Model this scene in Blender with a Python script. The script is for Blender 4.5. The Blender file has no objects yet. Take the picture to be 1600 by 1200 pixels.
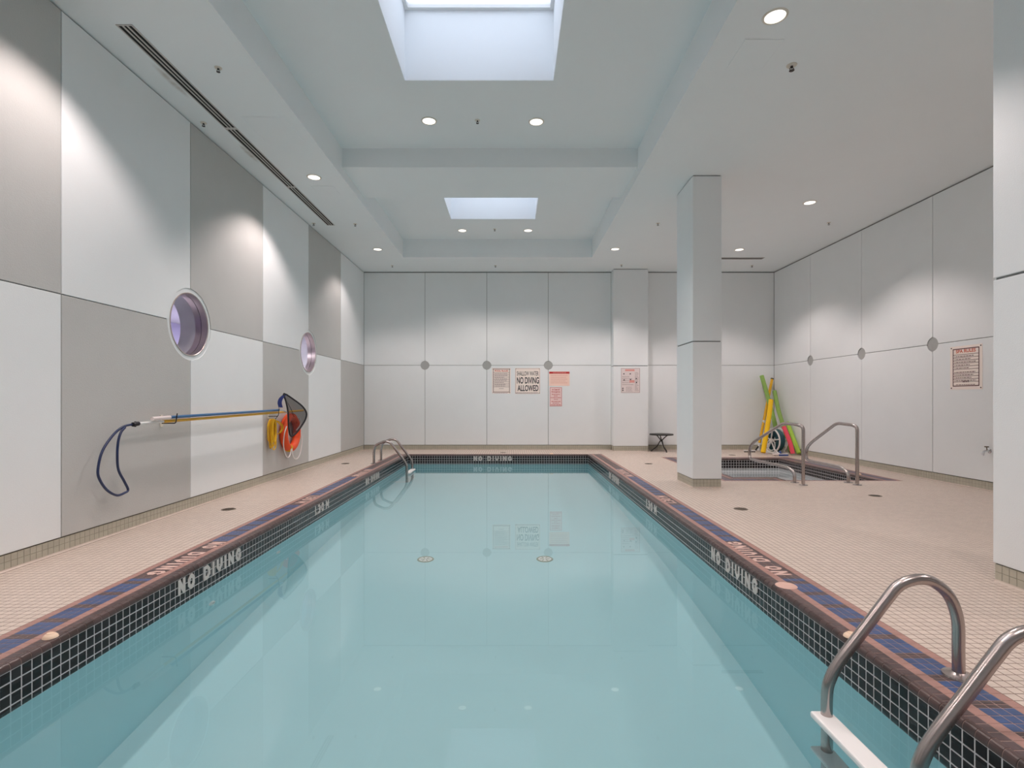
import bpy, bmesh, math, random
import numpy as np
from mathutils import Vector, Matrix
random.seed(7)
D = bpy.data
SC = bpy.context.scene
COL = SC.collection
PI = math.pi

# ------------------------------------------------------------------ camera, sky, exposure
cam_d = D.cameras.new('camera')
cam_d.sensor_width = 36
cam_d.lens = 830 / 1600 * 36
cam_d.shift_x = 0.0006
cam_d.shift_y = 0.0156
cam_d.clip_start = 0.02
cam = D.objects.new('camera', cam_d)
COL.objects.link(cam)
cam.location = (0, 0, 1.2)
cam.rotation_euler = (PI / 2, 0, 0)
SC.camera = cam
SC.view_settings.view_transform = 'Standard'
SC.view_settings.look = 'None'
SC.view_settings.gamma = 1
SC.view_settings.use_curve_mapping = False
SC.view_settings.exposure = 0.32
SKY_STRENGTH = 2.1
LAMP_W = 20.0
LAMP_COL = (1.0, 0.85, 0.82)
world = D.worlds.new('sky')
SC.world = world
world.use_nodes = True
world.node_tree.nodes['Background'].inputs[0].default_value = (0.80, 0.89, 1.0, 1)
world.node_tree.nodes['Background'].inputs[1].default_value = SKY_STRENGTH
SC.cycles.max_bounces = 14
SC.cycles.diffuse_bounces = 8
SC.cycles.glossy_bounces = 6
SC.cycles.transmission_bounces = 8
SC.cycles.transparent_max_bounces = 12
SC.cycles.sample_clamp_indirect = 6
SC.cycles.use_denoising = True

# ------------------------------------------------------------------ materials
MAT = {}
def srgb(r, g, b):
    f = lambda c: (c / 255 / 12.92) if c / 255 <= 0.04045 else ((c / 255 + 0.055) / 1.055) ** 2.4
    return (f(r), f(g), f(b))

def mat(name, col, rough=0.5, metal=0.0, var=0.0, vscale=30.0, bump=0.0, bscale=200.0, cell=None, emit=0.0, spec=0.5, aniso=None):
    m = D.materials.new(name)
    m.use_nodes = True
    nt = m.node_tree
    N, L = nt.nodes, nt.links
    b = N['Principled BSDF']
    b.inputs['Base Color'].default_value = (*col, 1)
    b.inputs['Roughness'].default_value = rough
    b.inputs['Metallic'].default_value = metal
    b.inputs['Specular IOR Level'].default_value = spec
    geo = N.new('ShaderNodeNewGeometry')
    if var:
        if cell:      # one tint per laid tile, from the tile's place
            sn = N.new('ShaderNodeVectorMath'); sn.operation = 'SNAP'
            sn.inputs[1].default_value = (cell, cell, cell)
            L.new(geo.outputs['Position'], sn.inputs[0])
            wn = N.new('ShaderNodeTexWhiteNoise')
            L.new(sn.outputs[0], wn.inputs[0])
            val = wn.outputs['Value']
        else:
            nz = N.new('ShaderNodeTexNoise')
            nz.inputs['Scale'].default_value = vscale
            nz.inputs['Detail'].default_value = 4
            L.new(geo.outputs['Position'], nz.inputs['Vector'])
            val = nz.outputs['Fac']
        hsv = N.new('ShaderNodeHueSaturation')
        hsv.inputs['Color'].default_value = (*col, 1)
        mr = N.new('ShaderNodeMapRange')
        mr.inputs['To Min'].default_value = 1 - var
        mr.inputs['To Max'].default_value = 1 + var
        L.new(val, mr.inputs['Value'])
        L.new(mr.outputs[0], hsv.inputs['Value'])
        L.new(hsv.outputs[0], b.inputs['Base Color'])
    if bump:
        nz2 = N.new('ShaderNodeTexNoise')
        nz2.inputs['Scale'].default_value = bscale
        nz2.inputs['Detail'].default_value = 3
        L.new(geo.outputs['Position'], nz2.inputs['Vector'])
        bp = N.new('ShaderNodeBump')
        bp.inputs['Strength'].default_value = bump
        bp.inputs['Distance'].default_value = 0.004
        L.new(nz2.outputs['Fac'], bp.inputs['Height'])
        L.new(bp.outputs[0], b.inputs['Normal'])
    if emit:
        b.inputs['Emission Color'].default_value = (1.0, 0.93, 0.84, 1)
        b.inputs['Emission Strength'].default_value = emit
    MAT[name] = m
    return m

mat('white_panel', (0.83, 0.865, 0.875), 0.75, var=0.02, vscale=3, bump=0.25, bscale=140)
mat('grey_panel', (0.54, 0.545, 0.53), 0.8, var=0.03, vscale=4, bump=0.45, bscale=120)
mat('joint_backing', (0.22, 0.23, 0.23), 0.85)
mat('shadow_gap', (0.06, 0.065, 0.06), 0.85)
mat('plug_grey', (0.40, 0.41, 0.40), 0.7, var=0.04, vscale=30, bump=0.4, bscale=90)
mat('ceiling_paint', (0.84, 0.885, 0.90), 0.85, var=0.015, vscale=2)
mat('beige_tile', srgb(206, 192, 180), 0.42, var=0.05, cell=0.05)
mat('tile_grout', srgb(128, 110, 100), 0.85, var=0.1, vscale=8)
mat('base_tile', srgb(184, 180, 164), 0.45, var=0.05, cell=0.05)
mat('base_grout', srgb(140, 135, 120), 0.85)
mat('black_tile', (0.016, 0.013, 0.014), 0.2, var=0.5, cell=0.054, spec=0.28)
mat('light_grout', srgb(206, 202, 203), 0.8)
mat('nose_brown', (0.075, 0.045, 0.042), 0.3, var=0.3, cell=0.054)
mat('dark_border', (0.085, 0.055, 0.056), 0.4, var=0.25, cell=0.05)
mat('blue_border', srgb(56, 80, 124), 0.4, var=0.16, cell=0.05)
mat('purple_border', srgb(88, 78, 98), 0.4, var=0.2, cell=0.05)
mat('pink_border', srgb(164, 126, 117), 0.5, var=0.06, cell=0.05)
mat('border_grout', srgb(158, 134, 126), 0.8)
mat('letter_tile', srgb(206, 198, 193), 0.5)
mat('deck_letter', srgb(210, 178, 168), 0.5)
mat('drain_ring', (0.30, 0.33, 0.24), 0.5)
mat('pool_plaster', (0.47, 0.71, 0.75), 0.7, var=0.02, vscale=2)
mat('spa_plaster', (0.86, 0.90, 0.91), 0.7)
mat('steel', (0.46, 0.41, 0.395), 0.27, metal=1.0, var=0.05, vscale=60)
mat('ring_steel', (0.60, 0.51, 0.475), 0.30, metal=1.0, var=0.08, vscale=15)
mat('chrome', (0.75, 0.75, 0.76), 0.12, metal=1.0)
mat('dark_metal', (0.05, 0.047, 0.045), 0.45, metal=0.6)
mat('bronze', (0.16, 0.125, 0.09), 0.45, metal=0.8)
mat('white_plastic', (0.80, 0.80, 0.79), 0.4)
mat('cream_plastic', srgb(236, 208, 182), 0.45)
mat('pink_plastic', srgb(214, 176, 162), 0.5)
mat('vent_frame', (0.58, 0.56, 0.54), 0.5)
mat('vent_dark', (0.012, 0.012, 0.012), 0.8)
mat('lavender_wall', srgb(206, 198, 232), 0.8)
mat('sleeve_plaster', (0.62, 0.60, 0.61), 0.8)
mat('shaft_white', (0.80, 0.82, 0.84), 0.8)
mat('lamp_lens', (0.9, 0.9, 0.88), 0.4, emit=1.4)
mat('lamp_trim', (0.72, 0.68, 0.60), 0.4)
mat('yellow_pole', srgb(232, 176, 40), 0.35)
mat('blue_pole', srgb(54, 104, 150), 0.35)
mat('navy_tube', (0.02, 0.035, 0.10), 0.35)
mat('blue_plastic', (0.018, 0.03, 0.16), 0.4)
mat('orange_buoy', srgb(240, 84, 30), 0.5)
mat('yellow_rope', srgb(232, 184, 30), 0.7)
mat('white_rope', (0.78, 0.77, 0.75), 0.7)
mat('net_rim', (0.012, 0.012, 0.016), 0.5)
mat('foam_green', srgb(150, 188, 98), 0.75, bump=0.3, bscale=60)
mat('foam_lime', srgb(172, 212, 80), 0.75, bump=0.3, bscale=60)
mat('foam_yellow', srgb(244, 196, 10), 0.7, bump=0.3, bscale=60)
mat('foam_red', srgb(242, 84, 104), 0.75, bump=0.3, bscale=60)
mat('orange_pole', srgb(236, 178, 26), 0.5)
mat('teal_hose', (0.012, 0.09, 0.115), 0.45)
mat('sign_board', srgb(250, 238, 230), 0.4)
mat('sign_pink', srgb(246, 216, 213), 0.4)
mat('sign_peach', srgb(252, 218, 202), 0.4)
mat('sign_white', srgb(232, 220, 218), 0.35)
mat('ink_black', (0.012, 0.012, 0.016), 0.5)
mat('ink_maroon', srgb(96, 60, 58), 0.5)
mat('ink_red', srgb(190, 36, 40), 0.5)
mat('ink_orange', srgb(206, 92, 62), 0.5)
mat('ink_grey', srgb(150, 132, 132), 0.5)
mat('ink_rose', srgb(226, 160, 152), 0.5)
mat('navy_cloth', srgb(60, 84, 140), 0.8)

def smudge_ceiling(m, spots):
    '''brown damp stains in the paint beside the slot vents'''
    nt = m.node_tree; N, L = nt.nodes, nt.links
    b = N['Principled BSDF']
    src = b.inputs['Base Color'].links[0].from_socket
    geo = N.new('ShaderNodeNewGeometry')
    nz = N.new('ShaderNodeTexNoise'); nz.inputs['Scale'].default_value = 14; nz.inputs['Detail'].default_value = 5
    L.new(geo.outputs['Position'], nz.inputs['Vector'])
    for c, rr, amt in spots:
        mp = N.new('ShaderNodeMapping'); mp.vector_type = 'TEXTURE'
        mp.inputs['Location'].default_value = c; mp.inputs['Scale'].default_value = rr
        L.new(geo.outputs['Position'], mp.inputs['Vector'])
        ln = N.new('ShaderNodeVectorMath'); ln.operation = 'LENGTH'; L.new(mp.outputs[0], ln.inputs[0])
        mr = N.new('ShaderNodeMapRange'); mr.interpolation_type = 'SMOOTHSTEP'
        mr.inputs['From Min'].default_value = 1.0; mr.inputs['From Max'].default_value = 0.2
        mr.inputs['To Max'].default_value = amt
        L.new(ln.outputs['Value'], mr.inputs['Value'])
        mu = N.new('ShaderNodeMath'); mu.operation = 'MULTIPLY'; L.new(mr.outputs[0], mu.inputs[0]); L.new(nz.outputs['Fac'], mu.inputs[1])
        mx = N.new('ShaderNodeMix'); mx.data_type = 'RGBA'
        L.new(mu.outputs[0], mx.inputs['Factor']); L.new(src, mx.inputs['A']); mx.inputs['B'].default_value = (0.33, 0.25, 0.19, 1)
        src = mx.outputs['Result']
    L.new(src, b.inputs['Base Color'])
smudge_ceiling(MAT['ceiling_paint'], [((-3.275, 5.12, 4.27), (.05, .34, .2), .9), ((-3.27, 6.62, 4.27), (.045, .30, .2), .9)])

def glass_mat(name, tint, refl=0.06):
    m = D.materials.new(name); m.use_nodes = True
    nt = m.node_tree; N, L = nt.nodes, nt.links
    N.remove(N['Principled BSDF'])
    t = N.new('ShaderNodeBsdfTransparent'); t.inputs[0].default_value = (*tint, 1)
    g = N.new('ShaderNodeBsdfGlossy'); g.inputs['Roughness'].default_value = 0.02
    lw = N.new('ShaderNodeLayerWeight'); lw.inputs['Blend'].default_value = 0.5
    pw = N.new('ShaderNodeMath'); pw.operation = 'POWER'; pw.inputs[1].default_value = 5
    fr = N.new('ShaderNodeMath'); fr.operation = 'MULTIPLY_ADD'; fr.inputs[1].default_value = 0.9; fr.inputs[2].default_value = 0.03
    L.new(lw.outputs['Facing'], pw.inputs[0]); L.new(pw.outputs[0], fr.inputs[0])
    mx = N.new('ShaderNodeMixShader')
    L.new(fr.outputs[0], mx.inputs[0]); L.new(t.outputs[0], mx.inputs[1]); L.new(g.outputs[0], mx.inputs[2])
    L.new(mx.outputs[0], N['Material Output'].inputs[0])
    MAT[name] = m
glass_mat('pane_glass', (0.95, 0.95, 0.97))

def water_mat(name, tint):
    m = D.materials.new(name); m.use_nodes = True
    nt = m.node_tree; N, L = nt.nodes, nt.links
    N.remove(N['Principled BSDF'])
    g = N.new('ShaderNodeBsdfGlass')
    g.inputs['Color'].default_value = (*tint, 1)
    g.inputs['IOR'].default_value = 1.333
    g.inputs['Roughness'].default_value = 0.0
    L.new(g.outputs[0], N['Material Output'].inputs[0])
    MAT[name] = m
water_mat('pool_water', (0.97, 1.0, 1.0))
water_mat('spa_water', (1.0, 1.0, 1.0))

def net_mat():
    m = D.materials.new('net_mesh'); m.use_nodes = True
    nt = m.node_tree; N, L = nt.nodes, nt.links
    b = N['Principled BSDF']; b.inputs['Base Color'].default_value = (0.015, 0.015, 0.018, 1); b.inputs['Roughness'].default_value = 0.8
    t = N.new('ShaderNodeBsdfTransparent')
    mx = N.new('ShaderNodeMixShader'); mx.inputs[0].default_value = 0.67
    L.new(t.outputs[0], mx.inputs[1]); L.new(b.outputs[0], mx.inputs[2])
    L.new(mx.outputs[0], N['Material Output'].inputs[0])
    MAT['net_mesh'] = m
net_mat()

# ------------------------------------------------------------------ helpers
OFF = {}
def root_off(o):
    v = Vector((0, 0, 0))
    while o is not None:
        v += OFF.get(o.name, Vector((0, 0, 0)))
        o = o.parent
    return v

def tag(o, label, cat, group=None, kind=None):
    o['label'] = label
    o['category'] = cat
    if group: o['group'] = group
    if kind: o['kind'] = kind
    return o

def thing(name, label, cat, loc=(0, 0, 0), group=None, kind=None, rotz=0.0):
    o = D.objects.new(name, None)
    o.empty_display_size = 0.1
    COL.objects.link(o)
    o.location = loc
    o.rotation_euler = (0, 0, rotz)
    OFF[o.name] = Vector(loc)
    return tag(o, label, cat, group, kind)

def link(name, me, m, parent=None, loc=None):
    o = D.objects.new(name, me)
    COL.objects.link(o)
    if m is not None and not me.materials:
        me.materials.append(MAT[m])
    if parent is not None: o.parent = parent
    if loc is not None: o.location = loc
    return o

def obj(name, bm, m, parent=None, smooth=False, local=False):
    """link a bmesh as one object; world coordinates unless local"""
    me = D.meshes.new(name)
    if parent is not None and not local:
        off = root_off(parent)
        if off.length > 0:
            bmesh.ops.translate(bm, verts=bm.verts, vec=-off)
    bmesh.ops.recalc_face_normals(bm, faces=bm.faces)
    bm.to_mesh(me); bm.free()
    if smooth:
        for p in me.polygons: p.use_smooth = True
        me.set_sharp_from_angle(angle=math.radians(40))
    return link(name, me, m, parent)

def nb(): return bmesh.new()

def box(bm, x0, x1, y0, y1, z0, z1, bev=0.0):
    vs = [bm.verts.new(p) for p in ((x0, y0, z0), (x1, y0, z0), (x1, y1, z0), (x0, y1, z0), (x0, y0, z1), (x1, y0, z1), (x1, y1, z1), (x0, y1, z1))]
    fs = [bm.faces.new([vs[i] for i in f]) for f in ((3, 2, 1, 0), (4, 5, 6, 7), (0, 1, 5, 4), (1, 2, 6, 5), (2, 3, 7, 6), (3, 0, 4, 7))]
    if bev:
        es = list({e for f in fs for e in f.edges})
        bmesh.ops.bevel(bm, geom=es, offset=bev, segments=2, affect='EDGES', profile=0.5)
    return bm

def catmull(pts, n=6, closed=False):
    P = [Vector(p) for p in pts]
    out = []
    m = len(P)
    for i in range(m if closed else m - 1):
        p0 = P[(i - 1) % m] if (closed or i > 0) else P[0] * 2 - P[1]
        p1 = P[i]; p2 = P[(i + 1) % m]
        p3 = P[(i + 2) % m] if (closed or i + 2 < m) else P[-1] * 2 - P[-2]
        for k in range(n):
            t = k / n
            out.append(0.5 * ((2 * p1) + (p2 - p0) * t + (2 * p0 - 5 * p1 + 4 * p2 - p3) * t * t + (3 * p1 - p0 - 3 * p2 + p3) * t ** 3))
    if not closed: out.append(P[-1])
    return out

def fillet(pts, r, n=6):
    P = [Vector(p) for p in pts]
    out = [P[0]]
    for i in range(1, len(P) - 1):
        a, b, c = P[i - 1], P[i], P[i + 1]
        d1, d2 = (a - b), (c - b)
        rr = min(r, d1.length * 0.49, d2.length * 0.49)
        q0, q1 = b + d1.normalized() * rr, b + d2.normalized() * rr
        for k in range(n + 1):
            t = k / n
            out.append(q0 * (1 - t) ** 2 + b * 2 * t * (1 - t) + q1 * t * t)
    out.append(P[-1])
    return out

def tube(bm, pts, r, seg=10, closed=False, caps=True):
    P = [Vector(p) for p in pts]
    m = len(P)
    rad = r if isinstance(r, (list, tuple)) else [r] * m
    T = []
    for i in range(m):
        if closed: t = P[(i + 1) % m] - P[i - 1]
        else: t = P[min(i + 1, m - 1)] - P[max(i - 1, 0)]
        T.append(t.normalized())
    up = Vector((0, 0, 1)) if abs(T[0].z) < 0.9 else Vector((1, 0, 0))
    nrm = (up - T[0] * up.dot(T[0])).normalized()
    rings = []
    for i in range(m):
        nrm = (nrm - T[i] * nrm.dot(T[i])).normalized()
        bn = T[i].cross(nrm)
        rings.append([bm.verts.new(P[i] + (nrm * math.cos(2 * PI * k / seg) + bn * math.sin(2 * PI * k / seg)) * rad[i]) for k in range(seg)])
    for i in range(m if closed else m - 1):
        a, b = rings[i], rings[(i + 1) % m]
        for k in range(seg):
            bm.faces.new((a[k], a[(k + 1) % seg], b[(k + 1) % seg], b[k]))
    if caps and not closed:
        bm.faces.new(rings[0][::-1]); bm.faces.new(rings[-1])
    return bm

def lathe(bm, prof, c=(0, 0, 0), ax=2, seg=20, close=False):
    """prof: (radius, height) pairs turned about the axis ax (0, 1, 2) through c"""
    c = Vector(c)
    def pt(r, h, a):
        x, y = r * math.cos(a), r * math.sin(a)
        return c + (Vector((x, y, h)) if ax == 2 else Vector((h, x, y)) if ax == 0 else Vector((x, h, y)))
    rings = []
    for r, h in prof:
        if r < 1e-6: rings.append([bm.verts.new(pt(0, h, 0))])
        else: rings.append([bm.verts.new(pt(r, h, 2 * PI * k / seg)) for k in range(seg)])
    n = len(rings)
    for i in range(n if close else n - 1):
        a, b = rings[i], rings[(i + 1) % n]
        for k in range(seg):
            k2 = (k + 1) % seg
            if len(a) == 1 and len(b) == 1: continue
            if len(a) == 1: bm.faces.new((a[0], b[k], b[k2]))
            elif len(b) == 1: bm.faces.new((a[k], a[k2], b[0]))
            else: bm.faces.new((a[k], a[k2], b[k2], b[k]))
    return bm

def slab(bm, rect, holes, z0, z1):
    """a slab with rectangular holes, as boxes"""
    x0, x1, y0, y1 = rect
    xs = sorted({x0, x1, *[min(max(h[i], x0), x1) for h in holes for i in (0, 1)]})
    ys = sorted({y0, y1, *[min(max(h[i], y0), y1) for h in holes for i in (2, 3)]})
    for j in range(len(ys) - 1):
        run = None
        for i in range(len(xs) - 1):
            cx, cy = (xs[i] + xs[i + 1]) / 2, (ys[j] + ys[j + 1]) / 2
            solid = not any(h[0] < cx < h[1] and h[2] < cy < h[3] for h in holes)
            if solid:
                run = (run[0], xs[i + 1]) if run else (xs[i], xs[i + 1])
            if run and (not solid or i == len(xs) - 2):
                box(bm, run[0], run[1], ys[j], ys[j + 1], z0, z1); run = None
    return bm

class Plane:
    """a flat working frame: origin, u to the right, v up, n out of the surface"""
    def __init__(s, o, u, v, n): s.o, s.u, s.v, s.n = Vector(o), Vector(u), Vector(v), Vector(n)
    def at(s, u, v, n=0.0): return s.o + s.u * u + s.v * v + s.n * n

def poly_prism(bm, pl, pts, n0, n1, bev=0.0):
    lo = [bm.verts.new(pl.at(u, v, n0)) for u, v in pts]
    hi = [bm.verts.new(pl.at(u, v, n1)) for u, v in pts]
    f = bm.faces.new(hi)
    k = len(pts)
    for i in range(k):
        bm.faces.new((lo[i], lo[(i + 1) % k], hi[(i + 1) % k], hi[i]))
    bm.faces.new(lo[::-1])
    if bev:
        bmesh.ops.bevel(bm, geom=list(f.edges), offset=bev, segments=1, affect='EDGES')
    return bm

def cut_rect(u0, u1, v0, v1, rc=(0, 0, 0, 0), s=0.0, seg=14):
    """rectangle shrunk by s, with concave quarter circles of radius rc at its corners (ll, lr, ur, ul)"""
    C = [(u0, v0, 0), (u1, v0, 90), (u1, v1, 180), (u0, v1, 270)]
    sh = [(s, s), (-s, s), (-s, -s), (s, -s)]
    out = []
    for (cu, cv, a0), (su, sv), r in zip(C, sh, rc):
        if r <= 0:
            out.append((cu + su, cv + sv)); continue
        e = math.degrees(math.asin(s / r))
        A = [90 - e - (90 - 2 * e) * k / seg for k in range(seg + 1)]
        for a in A:
            out.append((cu + r * math.cos(math.radians(a + a0)), cv + r * math.sin(math.radians(a + a0))))
    return out

# ---- laid tiles: the nearest 300 are objects of their own, the others one joined part
TILE_MESH = {}
def tile_geo(pl, hu, hv, h, c):
    q = [(-hu, -hv), (hu, -hv), (hu, hv), (-hu, hv)]
    q2 = [(-hu + c, -hv + c), (hu - c, -hv + c), (hu - c, hv - c), (-hu + c, hv - c)]
    return [pl.u * a + pl.v * b for a, b in q] + [pl.u * a + pl.v * b + pl.n * h for a, b in q2]
TF = [(4, 5, 6, 7), (0, 1, 5, 4), (1, 2, 6, 5), (2, 3, 7, 6), (3, 0, 4, 7)]

def lay_tiles(name, parent, sets, m, limit=300, ymax=3.2, h=0.0022, c=0.0012, grout=0.0035):
    """sets: list of (plane, cells); cells (u0, u1, v0, v1)"""
    near, far = [], []
    for pl, cells in sets:
        for cc in cells:
            ctr = pl.at((cc[0] + cc[1]) / 2, (cc[2] + cc[3]) / 2)
            (near if 0.9 < ctr.y < ymax else far).append((ctr.y, ctr, pl, cc))
    near.sort(key=lambda t: t[0])
    far += near[limit:]; near = near[:limit]
    off = root_off(parent)
    for _, ctr, pl, cc in near:
        hu, hv = (cc[1] - cc[0] - grout) / 2, (cc[3] - cc[2] - grout) / 2
        key = (name, m, tuple(round(x, 3) for x in (*pl.u, *pl.v, *pl.n, hu, hv)))
        me = TILE_MESH.get(key)
        if me is None:
            me = D.meshes.new(name)
            me.from_pydata([tuple(v) for v in tile_geo(pl, hu, hv, h, c)], [], TF)
            me.materials.append(MAT[m]); TILE_MESH[key] = me
        o = D.objects.new(name, me)
        o.location = ctr - off
        o.parent = parent
        COL.objects.link(o)
    if far:
        V, F = [], []
        for _, ctr, pl, cc in far:
            hu, hv = (cc[1] - cc[0] - grout) / 2, (cc[3] - cc[2] - grout) / 2
            b = len(V)
            ctr = ctr - off
            V.extend([tuple(ctr + v) for v in tile_geo(pl, hu, hv, h, c)])
            F.extend([(b + i, b + j, b + k, b + l) for i, j, k, l in TF])
        me = D.meshes.new(name + '_field')
        me.from_pydata(V, [], F)
        o = link(name + '_field', me, m, parent)
        o['kind'] = 'stuff'

def grid_cells(u0, u1, v0, v1, p, q=None):
    q = q or p
    nu, nv = max(1, round((u1 - u0) / p)), max(1, round((v1 - v0) / q))
    du, dv = (u1 - u0) / nu, (v1 - v0) / nv
    return [(u0 + i * du, u0 + (i + 1) * du, v0 + j * dv, v0 + (j + 1) * dv) for i in range(nu) for j in range(nv)]

def trim(cells, rects):
    out = []
    for a, b, c, d in cells:
        ok = True
        for x0, x1, y0, y1 in rects:
            if a < x1 - 1e-6 and b > x0 + 1e-6 and c < y1 - 1e-6 and d > y0 + 1e-6:
                cuts = [((x0 - a), 0), ((b - x1), 1), ((y0 - c), 2), ((d - y1), 3)]
                g, w = max(cuts)
                if g < 0.008: ok = False; break
                if w == 0: b = x0
                elif w == 1: a = x1
                elif w == 2: d = y0
                else: c = y1
        if ok and b - a > 0.008 and d - c > 0.008: out.append((a, b, c, d))
    return out

# ---- block lettering for the tiled walls and the deck
def stroke(bm, pl, a, b, t, n0, n1):
    a, b = Vector((*a, 0)), Vector((*b, 0))
    d = (b - a).normalized(); w = Vector((-d.y, d.x, 0)) * t / 2
    poly_prism(bm, pl, [tuple(p)[:2] for p in (a - w, b - w, b + w, a + w)], n0, n1)

def glyph(ch, w, h, t):
    x0, x1, y0, y1 = t / 2, w - t / 2, t / 2, h - t / 2
    c = min(0.022, (x1 - x0) * 0.4)
    full = lambda x: ((x, 0), (x, h))
    if ch == 'N': return [full(x0), full(x1), ((x0, h - t * .3), (x1, t * .3))]
    if ch == 'I' or ch == '1': return [full(w / 2)]
    if ch in 'O0': return [((x0, y0 + c * .6), (x0, y1 - c * .6)), ((x1, y0 + c * .6), (x1, y1 - c * .6)), ((x0, y0 + c), (x0 + c, y0)), ((x0 + c * .7, y0), (x1 - c * .7, y0)), ((x1 - c, y0), (x1, y0 + c)), ((x1, y1 - c), (x1 - c, y1)), ((x0 + c * .7, y1), (x1 - c * .7, y1)), ((x0 + c, y1), (x0, y1 - c))]
    if ch == 'D': return [full(x0), ((0, y0), (x1 - c * .7, y0)), ((0, y1), (x1 - c * .7, y1)), ((x1 - c, y0), (x1, y0 + c)), ((x1, y0 + c * .6), (x1, y1 - c * .6)), ((x1, y1 - c), (x1 - c, y1))]
    if ch == 'V': return [((x0, y0 + c * 1.3), (x0, h)), ((x1, y0 + c * 1.3), (x1, h)), ((x0, y0 + c * 1.8), (w / 2 + t * .2, y0 - t * .1)), ((x1, y0 + c * 1.8), (w / 2 - t * .2, y0 - t * .1))]
    if ch == 'G': return [((x0, y0 + c * .6), (x0, y1 - c * .6)), ((x0, y0 + c), (x0 + c, y0)), ((x0 + c * .7, y0), (x1 - c * .7, y0)), ((x1 - c, y0), (x1, y0 + c)), ((x1, y0 + c * .6), (x1, h * .48)), ((w * .5, h * .42), (w, h * .42)), ((x1, y1 - c), (x1 - c, y1)), ((x0 + c * .7, y1), (x1 - c * .7, y1)), ((x0 + c, y1), (x0, y1 - c))]
    if ch == 'M': return [full(x0), full(x1), ((x0, h - t * .3), (w / 2, h * .35)), ((x1, h - t * .3), (w / 2, h * .35))]
    if ch == '3': return [((0, y1), (x1 - c * .5, y1)), ((x1 - c, y1), (x1, y1 - c)), ((x1, y1 - c * .6), (x1, y0 + c * .6)), ((x1, y0 + c), (x1 - c, y0)), ((0, y0), (x1 - c * .5, y0)), ((w * .3, h / 2), (x1, h / 2))]
    if ch == '.': return [((w / 2, 0), (w / 2, t))]
    return []
NO_DIVING = [('N', .08, .03), ('O', .08, .11), ('D', .085, .03), ('I', .03, .03), ('V', .08, .03), ('I', .03, .03), ('N', .085, .03), ('G', .085, 0)]
DEPTH_130 = [('1', .03, .015), ('.', .03, .02), ('3', .08, .03), ('0', .085, .07), ('M', .105, 0)]
def word(bm, pl, spec, u0, v0, h=0.106, t=0.027, n0=0.0, n1=0.003):
    u = u0
    for ch, w, gap in spec:
        for k, (a, b) in enumerate(glyph(ch, w, h, t)):      # each stroke a hair higher, so none lie in one plane
            stroke(bm, pl, (u + a[0], v0 + a[1]), (u + b[0], v0 + b[1]), t, n0, n1 + k * 0.00025)
        u += w + gap

# ---- flat lettering on signs
def text_into(bm, pl, s, u, v, w, h, n, bold=0.0, center=True):
    cu = D.curves.new('lettering', 'FONT')
    cu.body = s; cu.size = 1.0; cu.offset = bold; cu.resolution_u = 6
    o = D.objects.new('lettering', cu)
    COL.objects.link(o)
    dg = bpy.context.evaluated_depsgraph_get()
    me = D.meshes.new_from_object(o.evaluated_get(dg))
    D.objects.remove(o)
    xs = [p.co.x for p in me.vertices]; ys = [p.co.y for p in me.vertices]
    x0, x1, y0, y1 = min(xs), max(xs), min(ys), max(ys)
    vs = [bm.verts.new(pl.at(u + (p.co.x - x0) / (x1 - x0) * w, v + (p.co.y - y0) / (y1 - y0) * h, n)) for p in me.vertices]
    for p in me.polygons:
        try: bm.faces.new([vs[i] for i in p.vertices])
        except ValueError: pass
    D.meshes.remove(me); D.curves.remove(cu)

def rect_on(bm, pl, u0, u1, v0, v1, n0, n1): poly_prism(bm, pl, [(u0, v0), (u1, v0), (u1, v1), (u0, v1)], n0, n1)
def rim_on(bm, pl, u0, u1, v0, v1, t, n0, n1):
    rect_on(bm, pl, u0, u1, v0, v0 + t, n0, n1); rect_on(bm, pl, u0, u1, v1 - t, v1, n0, n1)
    rect_on(bm, pl, u0, u0 + t, v0 + t, v1 - t, n0, n1); rect_on(bm, pl, u1 - t, u1, v0 + t, v1 - t, n0, n1)

def copy_tree(o, parent=None):
    c = o.copy(); COL.objects.link(c)
    if parent is not None: c.parent = parent
    for ch in list(o.children): copy_tree(ch, c)
    return c

# ------------------------------------------------------------------ measures of the room
XL, XR, YB, YF = -3.53, 6.29, 12.72, -2.2       # left, right, far and near walls
ZC, ZT = 4.27, 4.657                            # low ceiling, coffer ceiling
PXL, PXR, PY0, PY1 = -2.285, 1.69, 0.75, 11.72  # pool walls
ZW = -0.211                                     # pool water
ZJ = 2.03                                       # joint between wall panels
SX0, SX1, SY0, SY1 = 3.47, 5.47, 8.28, 10.87    # spa opening, with its step bay
NX0, NY0 = 4.13, 7.97
GAP, BASE = 0.012, 0.121
PT = 0.018                                      # panels stand proud of the wall behind
PLW = Plane((XL, 0, 0), (0, 1, 0), (0, 0, 1), (1, 0, 0))
PRW = Plane((XR, 0, 0), (0, -1, 0), (0, 0, 1), (-1, 0, 0))
PBW = Plane((0, YB, 0), (1, 0, 0), (0, 0, 1), (0, -1, 0))
TXT_Y = [(3.64, NO_DIVING, .845), (6.18, DEPTH_130, .465), (8.335, NO_DIVING, .845)]

# ------------------------------------------------------------------ walls
def wall_thing(name, label): return thing(name, label, 'wall', kind='structure')

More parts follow.
